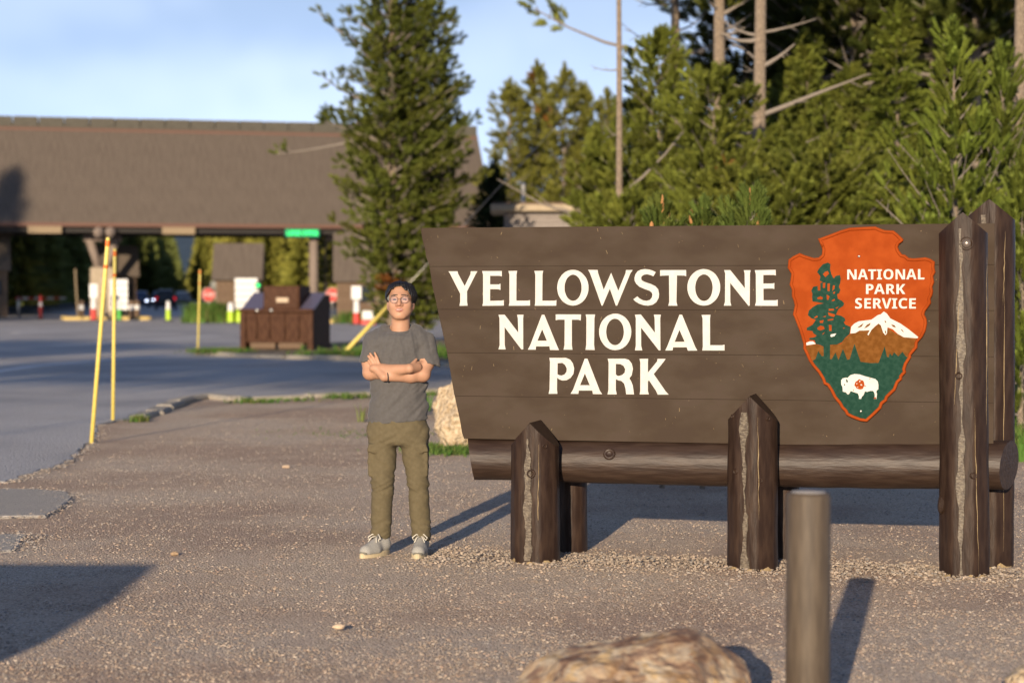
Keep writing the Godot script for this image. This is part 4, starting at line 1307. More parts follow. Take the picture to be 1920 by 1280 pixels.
func build_person() -> void:
	var o := thing("person", "man in a grey t-shirt and olive cargo trousers with arms crossed, wearing glasses", "person", Vector3(-0.734, 0.0, -12.72))
	# arms: shoulder, elbow, wrist; the man's right arm is on the left here
	var el := Vector3(-0.172, 1.168, 0.055)
	var wr := Vector3(0.088, 1.200, 0.190)
	var el2 := Vector3(0.168, 1.158, 0.088)
	var wr2 := Vector3(-0.075, 1.146, 0.148)
	ARMS = [
		[Vector3(-0.140, 1.35, -0.01), Vector3(-0.170, 1.24, 0.030), 0.048, 0.051, 0.02], [Vector3(-0.170, 1.24, 0.030), el, 0.051, 0.043, 0.03],
		[el, el.lerp(wr, 0.30), 0.044, 0.047, 0.02], [el.lerp(wr, 0.30), wr, 0.047, 0.028, 0.02],
		[Vector3(0.168, 1.35, -0.01), Vector3(0.186, 1.24, 0.040), 0.048, 0.052, 0.02], [Vector3(0.186, 1.24, 0.040), el2, 0.052, 0.044, 0.03],
		[el2, el2.lerp(wr2, 0.32), 0.044, 0.046, 0.02], [el2.lerp(wr2, 0.32), wr2, 0.046, 0.027, 0.02],
		[Vector3(0.01, 1.45, -0.035), Vector3(0.01, 1.30, -0.02), 0.060, 0.06, 0.06], [Vector3(-0.14, 1.35, -0.01), Vector3(0.168, 1.35, -0.01), 0.045, 0.045, 0.05],
	]
	HANDS = [[], []]
	var hand: Array = HANDS[0]
	# his right hand slips under the other upper arm
	var d1 := (Vector3(0.185, 1.212, 0.055) - wr).normalized()
	hand.append([wr, wr + d1 * 0.075, 0.030, 0.033, 0.02])
	for i in 4:
		var k := wr + d1 * 0.085 + Vector3(0, (1.5 - i) * 0.019, 0)
		hand.append([k, k + Vector3(0.026, 0.0, -0.022), 0.0098, 0.009, 0.006])
		hand.append([k + Vector3(0.026, 0.0, -0.022), k + Vector3(0.044, -0.004, -0.054), 0.009, 0.0078, 0.004])
	hand.append([wr + d1 * 0.03 + Vector3(0, 0.025, 0), wr + d1 * 0.085 + Vector3(-0.01, 0.048, 0.012), 0.013, 0.0095, 0.008])
	hand = HANDS[1]
	# his left hand comes up behind the right forearm and lies on the sleeve
	var palm := Vector3(-0.132, 1.198, 0.118)
	hand.append([wr2, palm, 0.028, 0.024, 0.02])
	hand.append([palm + Vector3(-0.018, 0, 0), palm + Vector3(0.022, 0.004, 0), 0.021, 0.021, 0.015])
	var tips := [[Vector3(-0.108, 1.226, 0.113), Vector3(-0.121, 1.262, 0.110), Vector3(-0.137, 1.296, 0.101), 0.0092], [Vector3(-0.127, 1.229, 0.113), Vector3(-0.145, 1.262, 0.110), Vector3(-0.166, 1.291, 0.100), 0.0096], [Vector3(-0.144, 1.224, 0.110), Vector3(-0.161, 1.252, 0.106), Vector3(-0.179, 1.277, 0.095), 0.0092], [Vector3(-0.158, 1.216, 0.103), Vector3(-0.171, 1.238, 0.098), Vector3(-0.184, 1.257, 0.087), 0.0080]]
	for t in tips:
		hand.append([palm.lerp(t[0], 0.6), t[0], t[3] * 1.1, t[3] * 1.05, 0.006])
		hand.append([t[0], t[1], t[3] * 1.05, t[3] * 0.98, 0.004])
		hand.append([t[1], t[2], t[3] * 0.98, t[3] * 0.80, 0.003])
	hand.append([palm + Vector3(0.03, -0.005, -0.01), palm + Vector3(0.052, 0.022, -0.018), 0.013, 0.010, 0.008])
	var a := net_new()
	net(a, HEAD + Vector3(-0.11, -0.24, -0.135), HEAD + Vector3(0.11, 0.16, 0.15), 0.0032, head_field, skin_tint)
	net(a, Vector3(-0.27, 1.06, -0.10), Vector3(0.29, 1.47, 0.28), 0.0052, arm_field, skin_tint)
	part("body", net_mesh(a, true), M.skin, o)
	a = net_new()
	net(a, HEAD + Vector3(-0.12, -0.10, -0.15), HEAD + Vector3(0.12, 0.18, 0.13), 0.004, hair_field, func(_p): return Color.WHITE)
	var hr := part("hair", net_mesh(a), M.hair, o)
	# loose locks over the cap of hair
	var lk := tool(false)
	var rr := RandomNumberGenerator.new()
	rr.seed = 88
	for i in 110:
		var ph := rr.randf_range(-PI, PI)
		var t0 := rr.randf_range(0.15, 0.7)
		var t1 := t0 + rr.randf_range(0.35, 0.75)
		var front := cos(ph) > 0.25
		t1 = minf(t1, 1.02 if front else 1.55)
		var lp := []
		var lr := []
		for k in 5:
			var th := lerpf(t0, t1, k / 4.0)
			var dd := Vector3(sin(th) * sin(ph + 0.25 * th), cos(th), sin(th) * cos(ph + 0.25 * th))
			var q := Vector3(0.002, 0.036, -0.018) + dd * Vector3(0.102, 0.089, 0.110) * (1.005 + 0.02 * sin(k * 1.3))
			lp.append(HEAD + Basis(Vector3.RIGHT, deg_to_rad(-10.0)) * (Basis(Vector3.UP, deg_to_rad(-2.0)) * q))
			lr.append([0.003, 0.0055, 0.006, 0.0045, 0.0008][k])
		tube(lk, lp, lr, 5)
	part("hair_locks", done(lk), M.hair, hr, "stuff")
	a = net_new()
	net(a, Vector3(-0.29, 0.81, -0.19), Vector3(0.31, 1.51, 0.19), 0.0075, shirt_field, func(_p): return Color.WHITE)
	var sh := part("shirt", net_mesh(a), M.shirt, o)
	var pts := []
	var rad := []
	for i in 41:
		var t := TAU * i / 40
		pts.append(Vector3(0.016 + cos(t) * 0.079, 1.447 - 0.027 * sin(t), -0.008 + sin(t) * 0.082))
		rad.append(0.0095)
	part("collar", tubem(pts, rad, 8), M.shirt, sh)
	a = net_new()
	net(a, Vector3(-0.24, 0.06, -0.15), Vector3(0.26, 0.90, 0.16), 0.0075, trouser_field, func(_p): return Color.WHITE)
	part("trousers", net_mesh(a), M.trousers, o)
	make_shoe(o, Vector3(-0.120, 0.0, 0.035), deg_to_rad(-33.0))
	make_shoe(o, Vector3(0.150, 0.0, 0.035), deg_to_rad(-4.0))
	# glasses
	var g := Node3D.new()
	g.name = "glasses"
	o.add_child(g)
	g.transform = Transform3D(Basis(Vector3.RIGHT, deg_to_rad(-10.0)) * Basis(Vector3.UP, deg_to_rad(-2.0)), HEAD - Vector3(0, 0.0105, 0))
	for s in [-1.0, 1.0]:
		pts = []
		rad = []
		for i in 29:
			var t := TAU * i / 28
			pts.append(Vector3(s * 0.0335 + cos(t) * 0.0245, 0.002 + sin(t) * 0.0225, 0.0985 - absf(s * 0.0335 + cos(t) * 0.0245) * 0.12))
			rad.append(0.0013)
		part("rim", tubem(pts, rad, 6), M.wire, g)
		var st := tool()
		for i in range(1, 27):
			tri(st, pts[0], pts[i], pts[i + 1])
		part("lens", done(st), M.lens, g)
		part("temple", tubem([Vector3(s * 0.058, 0.006, 0.0915), Vector3(s * 0.074, 0.009, 0.082), Vector3(s * 0.084, 0.008, 0.02), Vector3(s * 0.086, 0.004, -0.02)], [0.0013, 0.0013, 0.0012, 0.001], 6), M.wire, g)
	part("bridge", tubem([Vector3(-0.0095, 0.004, 0.0975), Vector3(0, 0.008, 0.1005), Vector3(0.0095, 0.004, 0.0975)], [0.0012, 0.0013, 0.0012], 6), M.wire, g)
	# bracelet on the lower wrist
	pts = []
	rad = []
	var ax := (wr2 - el2).normalized()
	var sd := ax.cross(Vector3.UP).normalized()
	var up := sd.cross(ax)
	for i in 21:
		var t := TAU * i / 20
		pts.append(wr2 - ax * 0.02 + (sd * cos(t) + up * sin(t)) * 0.0325)
		rad.append(0.0038)
	part("bracelet", tubem(pts, rad, 6), M.dark, o)


# ------------------------------------------------------------------ trees
func tuft_mesh(sd: int, n: int, spread: float, width: float) -> ArrayMesh:   # a brush of needles round a twig that runs up the y axis
	var r := RandomNumberGenerator.new()
	r.seed = sd
	var st := tool()
	for i in n:
		var y := lerpf(0.0, 0.85, float(i) / n)
		var a := i * 2.399 + r.randf_range(-0.4, 0.4)
		var d := Vector3(cos(a), 0, sin(a))
		var tip := Vector3(0, y, 0) + (d * spread * r.randf_range(0.7, 1.1) + Vector3(0, r.randf_range(0.22, 0.42), 0))
		var s := d.cross(Vector3.UP).rotated(d, r.randf_range(-0.9, 0.9)) * width
		var b := Vector3(0, y, 0)
		var mid := b.lerp(tip, 0.5)
		tri(st, b, mid + s, tip)
		tri(st, b, tip, mid - s)
	return done(st)

func along(d: Vector3, spin: float) -> Basis:   # a basis whose y axis is d
	var x := d.cross(Vector3.FORWARD if absf(d.z) < 0.9 else Vector3.UP).normalized()
	return Basis(x, d, x.cross(d)).rotated(d, spin)

# p: h height, r trunk radius, cb crown base, rad crown radius, n branches, ts tuft length, up branch rise, prof shape, col colour, lean, dead bare branches, gap bare share, extra [height, angle, length, rise, tufted]
func pine(called: String, label: String, at: Vector3, p: Dictionary, group := "") -> Node3D:
	var r := RandomNumberGenerator.new()
	r.seed = p.get("seed", 1)
	var t := thing(called, label, "tree", at, 0.0, group)
	var h: float = p.h
	var R: float = p.r
	var lean: Vector2 = p.get("lean", Vector2.ZERO)
	var wob := r.randf() * TAU
	var axis := func(y: float) -> Vector3:
		var f := y / h
		return Vector3(lean.x * f * f + 0.05 * sin(f * 7.0 + wob) * f * R * 8.0, y, lean.y * f + 0.05 * cos(f * 5.0 + wob) * f * R * 8.0)
	var pts := []
	var rad := []
	for i in 15:
		var f := i / 14.0
		pts.append(axis.call(f * h - (0.1 if i == 0 else 0.0)))
		rad.append(R * (1.0 - 0.88 * f) * (1.25 if i == 0 else 1.0))
	part("trunk", tubem(pts, rad, 10), M.bark, t)
	var st := tool(false)
	var xf := []
	var cl := []
	var ts: float = p.get("ts", 0.3)
	var cb: float = p.cb
	var base: Color = p.get("col", Color(0.085, 0.105, 0.022))
	var rise: float = p.get("up", 0.25)
	var prof: String = p.get("prof", "cone")
	var n: int = p.n
	var thick: float = p.get("dense", 1.0)
	var sides: Vector2 = p.get("face", Vector2(0, 0))
	for i in n:
		var f := (i + r.randf()) / n
		var y := cb + (h * 0.985 - cb) * f
		var s := 1.0 - f
		if prof == "column":
			s = minf(1.0, (1.0 - f) * 2.4 + 0.05) * (0.75 + 0.25 * sin(f * 9.0 + wob)) * minf(1.0, f * 6.0 + 0.55)
		elif prof == "round":
			s = sqrt(maxf(0.02, 1.0 - pow(absf(f * 2.0 - 0.75) / 1.25, 2.0)))
		elif prof == "cone":
			s = pow(1.0 - f, 0.75) * minf(1.0, f * 8.0 + 0.5)
		var L: float = p.rad * maxf(s, 0.06) * r.randf_range(0.5, 1.22)
		var a := i * 2.399 + r.randf_range(-0.5, 0.5)
		branch(st, xf, cl, r, axis.call(y), a, L, rise + 0.35 * f + r.randf_range(-0.15, 0.15), R * 0.28 * (1.0 - 0.7 * f) + 0.004, ts, base, thick, p.get("upright", 0.5))
	# the leader
	for k in 5:
		xf.append(Transform3D(along(Vector3(r.randf_range(-0.2, 0.2), 1, r.randf_range(-0.2, 0.2)).normalized(), r.randf() * TAU).scaled_local(Vector3.ONE * ts), axis.call(h * (0.96 + 0.01 * k))))
		cl.append(base * r.randf_range(0.8, 1.3))
	for i in int(p.get("dead", 0)):
		var y := r.randf_range(maxf(0.6, cb * 0.25), cb + 0.15 * (h - cb))
		branch(st, xf, cl, r, axis.call(y), r.randf() * TAU, p.rad * r.randf_range(0.3, 0.75), r.randf_range(-0.1, 0.35), R * 0.17 + 0.004, ts, base, 0.0, 0.0)
	for e in p.get("extra", []):
		branch(st, xf, cl, r, axis.call(e[0]), e[1], e[2], e[3], R * 0.3 + 0.008, ts, base, e[4], 0.4, e[5] if e.size() > 5 else 0.25)
	part("limbs", done(st), M.bark_dead, t, "stuff")
	if xf.size() > 0:
		scatter("crown", TUFTS[p.get("tuft", 0)], M.needles, xf, cl, t)
	return t

func branch(st: SurfaceTool, xf: Array, cl: Array, r: RandomNumberGenerator, s: Vector3, a: float, L: float, rise: float, w: float, ts: float, base: Color, thick: float, upright: float, from := 0.22) -> void:
	var d := Vector3(cos(a), 0, sin(a))
	var sag := r.randf_range(-0.12, 0.10)
	var side := Vector3(-d.z, 0, d.x)
	var bend := r.randf_range(-0.22, 0.22)
	var at := func(t: float) -> Vector3:
		return s + d * (L * t) + Vector3.UP * (L * (rise * t + sag * sin(t * PI) + 0.18 * t * t)) + side * (L * bend * t * t)
	var pts := []
	var rad := []
	for i in 5:
		pts.append(at.call(i / 4.0))
		rad.append(w * (1.0 - 0.8 * i / 4.0))
	tube(st, pts, rad, 5, false)
	if thick <= 0.0:
		for k in 3:
			var t := r.randf_range(0.3, 0.95)
			var b: Vector3 = at.call(t)
			tube(st, [b, b + (d * 0.5 + side * r.randf_range(-0.8, 0.8) + Vector3.UP * r.randf_range(-0.3, 0.5)) * L * 0.25], [w * 0.35, w * 0.12], 4, false)
		return
	var shade := r.randf_range(0.72, 1.22)
	var warm := r.randf()
	var col := (base * shade).lerp(Color(0.17, 0.15, 0.028), 0.3 * warm * warm)
	if r.randf() < 0.007:
		col = Color(0.22, 0.085, 0.022)
	var n := maxi(2, int(L * (1.0 - from) / (ts * 0.55)))
	for i in n:
		var t := lerpf(from, 1.0, (i + r.randf()) / n)
		var b: Vector3 = at.call(t)
		var m := int(ceil(thick * (2.0 + 2.2 * (1.0 - t))))
		for k in m:
			var off := side * (r.randf_range(-1, 1) * L * 0.34 * (1.15 - t)) + Vector3.UP * (r.randf_range(-0.35, 0.6) * ts) + d * r.randf_range(-0.2, 0.2) * ts
			var dir := (d * r.randf_range(0.2, 0.9) + off.normalized() * 0.55 + Vector3.UP * upright * r.randf_range(0.5, 1.5)).normalized()
			var q := b + off
			xf.append(Transform3D(along(dir, r.randf() * TAU).scaled_local(Vector3.ONE * ts * r.randf_range(0.75, 1.15)), q))
			cl.append(col * r.randf_range(0.8, 1.25))
			if k == 0 and w > 0.006:
				tube(st, [b - off * 0.2, q], [w * 0.3, w * 0.1], 4, false)
	for k in 2:
		xf.append(Transform3D(along((d + Vector3.UP * upright).normalized(), r.randf() * TAU).scaled_local(Vector3.ONE * ts), at.call(1.0)))
		cl.append(col * 1.15)

func sapling(label: String, at: Vector3, h: float, sd: int) -> void:
	var t := pine("pine_sapling", label, at, {"h": h - 0.12, "r": 0.022, "cb": h * 0.35, "rad": 0.42, "n": 26, "ts": 0.17, "up": 0.7, "upright": 1.6, "prof": "cone", "tuft": 1, "seed": sd, "col": Color(0.085, 0.12, 0.026)}, "")
	var r := RandomNumberGenerator.new()
	r.seed = sd
	for i in 4:
		var p := Vector3(r.randf_range(-0.12, 0.12), h - 0.10 - 0.10 * i * r.randf_range(0.5, 1.0), r.randf_range(-0.1, 0.12)) if i > 0 else Vector3(0, h - 0.12, 0)
		var c := part("candle", lathem([Vector2(0.012, 0.0), Vector2(0.020, 0.03), Vector2(0.017, 0.10), Vector2(0.004, 0.17 if i == 0 else 0.12)], 8), M.candle, t)
		c.position = p

func px(x: float, d: float) -> Vector3:   # ground point at depth d that lies x metres right of the camera per metre of depth
	return Vector3(x * d, 0, -d)

func build_trees() -> void:
	var G := Color(0.145, 0.168, 0.028)
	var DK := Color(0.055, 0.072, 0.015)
	# the big pine beside the gate, and the bushy one leaning into it
	pine("lodgepole_pine", "tall bushy pine behind the man, its trunk showing high on the left", Vector3(-3.78, 0.08, -62.5), {"h": 17.5, "r": 0.20, "cb": 0.5, "rad": 1.95, "n": 230, "ts": 0.27, "up": 0.15, "prof": "column", "seed": 11, "col": Color(0.118, 0.142, 0.026), "dense": 1.6, "dead": 16, "extra": [[7.6, PI * 0.98, 2.2, 0.15, 0.7, 0.6], [9.2, PI * 0.95, 2.3, 0.3, 0.7, 0.6], [6.6, PI * 0.97, 3.6, -0.38, 0.5, 0.85]]})
	pine("lodgepole_pine", "bushy pine right of the tall trunk behind the sign's left end", Vector3(-2.95, 0.08, -63.2), {"h": 19.5, "r": 0.13, "cb": 0.3, "rad": 1.8, "n": 240, "ts": 0.27, "up": 0.2, "prof": "column", "seed": 12, "col": Color(0.112, 0.136, 0.025), "dense": 1.6, "lean": Vector2(0.7, 0)})
	# pines with bare trunks behind the sign
	pine("lodgepole_pine", "thin bare pine trunk left of the others behind the sign", px(0.0536, 36), {"h": 14, "r": 0.078, "cb": 7.4, "rad": 1.3, "n": 60, "ts": 0.33, "prof": "column", "seed": 21, "col": G, "dead": 5, "extra": [[3.4, 0.55, 1.9, 0.75, 0.0]]})
	pine("lodgepole_pine", "pine trunk hidden low by bushes, second from the left behind the sign", px(0.0812, 45), {"h": 16, "r": 0.17, "cb": 8.4, "rad": 2.0, "n": 70, "ts": 0.36, "prof": "column", "seed": 22, "col": G, "dead": 18, "extra": [[7.0, PI, 3.2, 0.16, 0.9, 0.72], [3.6, PI * 0.98, 4.0, -0.03, 0.0]]})
	pine("lodgepole_pine", "stout pine trunk left of the pale straight one behind the sign", px(0.1032, 38), {"h": 17, "r": 0.165, "cb": 6.9, "rad": 1.9, "n": 80, "ts": 0.35, "prof": "column", "seed": 23, "col": G, "dead": 12})
	pine("lodgepole_pine", "pale straight pine trunk with bare side branches above the sign", px(0.1238, 35), {"h": 17, "r": 0.150, "cb": 7.0, "rad": 1.9, "n": 80, "ts": 0.35, "prof": "column", "seed": 24, "col": G, "dead": 14, "extra": [[4.75, 0.1, 1.9, 0.2, 0.0], [6.1, PI, 0.7, 0.0, 0.0], [5.6, 0.3, 0.6, 0.5, 0.0]]})
	pine("lodgepole_pine", "dark pine trunk at the right edge of the picture", px(0.2545, 30), {"h": 16, "r": 0.13, "cb": 6.2, "rad": 1.9, "n": 70, "ts": 0.33, "prof": "column", "seed": 25, "col": DK, "dead": 20})
	# young pines that hide the trunks
	var Y := [
		["round young pine in front of the stout trunk behind the sign", 0.1005, 33.0, 5.2, 0.98, 85, 0.0, 31, "round"],
		["young pine between the thin trunk and the stout trunk", 0.074, 37.0, 6.4, 1.5, 120, 0.0, 32, "column"],
		["pointed young pine left of the thin bare trunk", 0.043, 38.0, 4.6, 0.95, 75, 0.0, 33, "cone"],
		["tall young pine right of the pale straight trunk", 0.148, 38.5, 6.5, 1.7, 130, 0.15, 34, "column"],
		["young pine above the top of the orange arrowhead", 0.170, 37.0, 5.7, 1.7, 120, 0.2, 35, "column"],
		["low spreading pine above the arrowhead's left corner", 0.160, 30.0, 3.3, 1.5, 90, 0.1, 37, "round"],
		["low bushy pine under the pale straight trunk", 0.129, 29.5, 3.0, 1.25, 80, 0.0, 38, "round"],
		["small bushy pine at the right end of the grey shed", 0.0525, 33.5, 3.1, 0.9, 60, 0.0, 39, "round"],
		["bushy pine behind the round young pine", 0.094, 41.0, 5.4, 1.5, 100, 0.1, 40, "column"],
		["bushy pine in the gap right of the thin trunk", 0.063, 43.0, 5.8, 1.4, 95, 0.1, 42, "column"],
		["shaded young pine left of the tall right post", 0.205, 36.0, 4.8, 1.6, 100, 0.3, 43, "round"],
		["broad low pine between the arrowhead and the pale straight trunk", 0.148, 33.0, 3.9, 1.3, 90, 0.0, 44, "round"],
		["broad pine under the long bare side branch", 0.154, 36.5, 4.5, 1.5, 100, 0.05, 45, "round"],
		["low pine in front of the stout trunk's foot", 0.112, 30.5, 3.3, 1.2, 75, 0.0, 46, "round"],
		["low pine at the foot of the thin bare trunk", 0.060, 31.5, 2.9, 0.95, 60, 0.0, 47, "round"],
	]
	for y in Y:
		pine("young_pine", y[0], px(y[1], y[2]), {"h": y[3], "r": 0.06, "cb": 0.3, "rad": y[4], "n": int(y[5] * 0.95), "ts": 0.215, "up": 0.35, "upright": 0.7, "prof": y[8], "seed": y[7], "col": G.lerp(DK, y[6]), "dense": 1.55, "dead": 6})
	pine("fir", "slim fir with a visible stem left of the tall right post", px(0.1933, 34), {"h": 6.4, "r": 0.05, "cb": 1.9, "rad": 1.05, "n": 80, "ts": 0.24, "up": -0.05, "upright": 0.1, "prof": "cone", "seed": 36, "col": Color(0.11, 0.135, 0.02), "dense": 1.2, "dead": 8, "tuft": 2})
	pine("young_pine", "bright young pine with upright shoots behind the tall right post", px(0.2223, 24), {"h": 4.75, "r": 0.05, "cb": 0.5, "rad": 0.82, "n": 84, "ts": 0.23, "up": 0.75, "upright": 1.25, "prof": "column", "seed": 51, "col": Color(0.125, 0.165, 0.026), "tuft": 1, "dense": 0.8, "extra": [[1.75, PI * 0.9, 1.0, 0.85, 1.2, 0.3]]})
	pine("young_pine", "young pine at the right edge, nearest to the sign", px(0.2465, 25), {"h": 4.6, "r": 0.05, "cb": 0.4, "rad": 0.85, "n": 80, "ts": 0.23, "up": 0.7, "upright": 1.2, "prof": "column", "seed": 52, "col": Color(0.105, 0.142, 0.024), "tuft": 1, "dense": 0.8, "dead": 5})
	pine("young_pine", "low young pine at the right edge under the taller ones", px(0.256, 22), {"h": 2.9, "r": 0.04, "cb": 0.2, "rad": 0.8, "n": 46, "ts": 0.25, "up": 0.6, "upright": 1.4, "prof": "cone", "seed": 53, "col": Color(0.115, 0.155, 0.026), "tuft": 1})
	sapling("pine sapling with orange candles behind the sign, leftmost of four", Vector3(1.284, 0, -17), 2.46, 61)
	sapling("pine sapling with orange candles, second from the left behind the sign", Vector3(1.63, 0, -17), 2.44, 62)
	sapling("pine sapling with a tall orange candle behind the sign, rightmost of four", Vector3(2.03, 0, -17), 2.52, 63)
	sapling("short pine sapling with orange candles, just left of the tallest sapling", Vector3(1.92, 0, -17.3), 2.40, 64)
	# the dark wood behind them
	var B := [[0.118, 52, 16], [0.141, 55, 17], [0.160, 52, 15], [0.178, 56, 18], [0.197, 52, 17], [0.214, 55, 16], [0.232, 51, 17], [0.250, 54, 18], [0.268, 48, 17]]
	var words := ["far left", "second from the left", "third from the left", "fourth from the left", "middle", "fifth from the right", "fourth from the right", "third from the right", "rightmost"]
	for i in B.size():
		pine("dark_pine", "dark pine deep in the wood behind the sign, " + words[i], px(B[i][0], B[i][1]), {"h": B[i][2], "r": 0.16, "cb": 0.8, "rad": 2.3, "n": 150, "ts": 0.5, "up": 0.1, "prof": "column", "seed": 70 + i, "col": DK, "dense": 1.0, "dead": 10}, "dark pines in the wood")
	var C := [[0.172, 42, "pine with a high crown over the arrowhead"], [0.191, 44, "pine with a high crown behind the slim fir"], [0.212, 41, "pine with a high crown left of the tall right post"], [0.233, 40, "pine with a high crown above the right post"], [0.152, 44, "pine with a high crown right of the pale trunk"]]
	for i in C.size():
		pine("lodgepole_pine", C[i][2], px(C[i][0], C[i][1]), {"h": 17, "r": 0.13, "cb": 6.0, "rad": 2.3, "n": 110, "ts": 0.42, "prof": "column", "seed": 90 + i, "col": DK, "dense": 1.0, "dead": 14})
	# sunlit pines in the distance right of the gate
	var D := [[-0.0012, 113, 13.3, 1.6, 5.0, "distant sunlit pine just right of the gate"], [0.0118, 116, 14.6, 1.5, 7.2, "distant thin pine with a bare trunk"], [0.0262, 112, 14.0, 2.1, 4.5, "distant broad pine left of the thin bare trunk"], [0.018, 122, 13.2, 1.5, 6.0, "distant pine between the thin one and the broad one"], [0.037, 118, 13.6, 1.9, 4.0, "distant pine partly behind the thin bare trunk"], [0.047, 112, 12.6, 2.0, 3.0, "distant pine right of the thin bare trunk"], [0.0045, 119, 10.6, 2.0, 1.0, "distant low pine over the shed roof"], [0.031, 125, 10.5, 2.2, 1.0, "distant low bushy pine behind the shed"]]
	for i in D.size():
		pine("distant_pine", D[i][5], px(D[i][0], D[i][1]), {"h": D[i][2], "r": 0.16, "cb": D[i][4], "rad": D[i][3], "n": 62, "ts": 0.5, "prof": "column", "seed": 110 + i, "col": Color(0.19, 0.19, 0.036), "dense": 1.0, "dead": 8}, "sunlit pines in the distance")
	pine("spruce", "small dark spruce between the gate and the shed", px(-0.0098, 76), {"h": 6.2, "r": 0.09, "cb": 0.3, "rad": 1.35, "n": 110, "ts": 0.4, "up": -0.1, "upright": 0.1, "prof": "cone", "seed": 130, "col": Color(0.02, 0.036, 0.014), "tuft": 2, "dense": 1.3})
	pine("spruce", "tip of a small spruce over the gate's roof", Vector3(-13.1, 0, -140), {"h": 14.4, "r": 0.12, "cb": 2.0, "rad": 1.4, "n": 70, "ts": 0.5, "up": 0.0, "upright": 0.1, "prof": "cone", "seed": 131, "col": Color(0.05, 0.07, 0.02), "tuft": 2})
	# pines behind the camera and left of the road that throw the shade on the road and the gate roof
	for a in [[-47.5, -38.0, 26.2, 9.0, 3.0], [-50.2, -36, 23.5, 8.0, 3.0]]:
		pine("roadside_pine", "tall roadside pine far left of the road" if a[0] > -49 else "roadside pine left of the taller one", Vector3(a[0], 0, a[1]), {"h": a[2], "r": 0.25, "cb": a[3], "rad": a[4], "n": 150, "ts": 0.7, "prof": "cone", "seed": int(-a[0]), "col": DK, "dense": 1.0})
	var S := [[-26.5, 30.0, 17.0, 14.1], [-23.5, 30.0, 16.7, 14.0], [-20.6, 31.0, 16.6, 14.1], [-17.8, 30.0, 16.2, 14.0], [-33.5, 26.0, 19.2, 16.3], [-30.8, 27.0, 18.8, 16.2], [-36.5, 26.0, 20.0, 16.2]]
	for i in S.size():
		pine("parking_pine", "high-crowned pine behind the camera, number of its row from the right " + ["four", "three", "two", "one", "six", "five", "seven"][i], Vector3(S[i][0], 0, S[i][1]), {"h": S[i][2], "r": 0.11, "cb": S[i][3], "rad": 2.0, "n": 24, "ts": 0.6, "prof": "round", "seed": 140 + i, "col": DK, "dense": 1.0})

func build_far_wood() -> void:
	# one mass of conifers beyond the gate
	var r := RandomNumberGenerator.new()
	r.seed = 200
	var st := tool()
	for k in 420:
		var f := pow(r.randf(), 0.8)
		var a := r.randf() * TAU
		var w := 0.17 * (1.0 - f) + 0.012
		var d := Vector3(cos(a), 0, sin(a))
		var s := Vector3(-d.z, 0, d.x)
		var b := Vector3(0, 0.06 + 0.94 * f, 0) + d * w * r.randf_range(0.2, 0.5)
		var tip := b + d * w * r.randf_range(0.5, 1.0) + Vector3(0, r.randf_range(-0.03, 0.04), 0)
		var q := (s * r.randf_range(-1, 1) + Vector3.UP * r.randf_range(0.4, 1.0)).normalized() * r.randf_range(0.014, 0.032)
		tri(st, b + q + Vector3(0, 0.012, 0), b - q, tip)
		tri(st, b - q, b + q + Vector3(0, 0.012, 0), tip + Vector3(0, -0.02, 0))
	var tree := done(st)
	var xf := []
	var cl := []
	for i in 2600:
		var z := 136.0 + 480.0 * pow(r.randf(), 1.3)
		var x := r.randf_range(-0.31, 0.02) * z
		var road := -0.160 * z - 3.0   # the road runs on through a gap in the trees
		var half := (8.0 if z < 245 else 1.2) if x < road else (6.0 if z < 245 else 3.6)
		if absf(x - road) < half or (z < 192 and x > road):
			continue
		var h := r.randf_range(9.0, 15.0) if x < road else r.randf_range(7.0, 13.0)
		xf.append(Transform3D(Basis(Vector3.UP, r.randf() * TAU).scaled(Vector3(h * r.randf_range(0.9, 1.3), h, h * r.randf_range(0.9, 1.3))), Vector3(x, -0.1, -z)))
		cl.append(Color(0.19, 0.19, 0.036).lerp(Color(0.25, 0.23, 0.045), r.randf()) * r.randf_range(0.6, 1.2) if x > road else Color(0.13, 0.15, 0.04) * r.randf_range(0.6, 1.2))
	for i in 420:   # behind the sunlit pines right of the gate
		var z := r.randf_range(128, 200)
		var x := r.randf_range(-0.03, 0.29) * z
		var h := r.randf_range(5.5, 9.5)
		xf.append(Transform3D(Basis(Vector3.UP, r.randf() * TAU).scaled(Vector3(h * 1.2, h, h * 1.2)), Vector3(x, -0.1, -z)))
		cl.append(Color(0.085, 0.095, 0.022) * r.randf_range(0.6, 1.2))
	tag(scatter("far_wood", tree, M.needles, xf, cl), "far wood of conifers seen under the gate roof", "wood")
	# hill in the gap
	var hs := tool(false)
	var n := FastNoiseLite.new()
	n.seed = 5
	n.frequency = 0.0015
	var P := []
	for k in 20:
		var row := []
		for i in 40:
			var x := -1500.0 + i * 55.0
			var z := -1250.0 - k * 30.0
			var e := exp(-pow((x + 255.0) / 420.0, 2.0)) * 75.0 * sin(PI * clampf(k / 14.0, 0.0, 1.0) * 0.5)
			row.append(Vector3(x, -5.0 + e * (1.0 + 0.25 * n.get_noise_2d(x, z)), z))
		P.append(row)
	for k in 19:
		for i in 39:
			quad(hs, P[k][i], P[k][i + 1], P[k + 1][i + 1], P[k + 1][i])
	structure("hill", done(hs), M.hill)


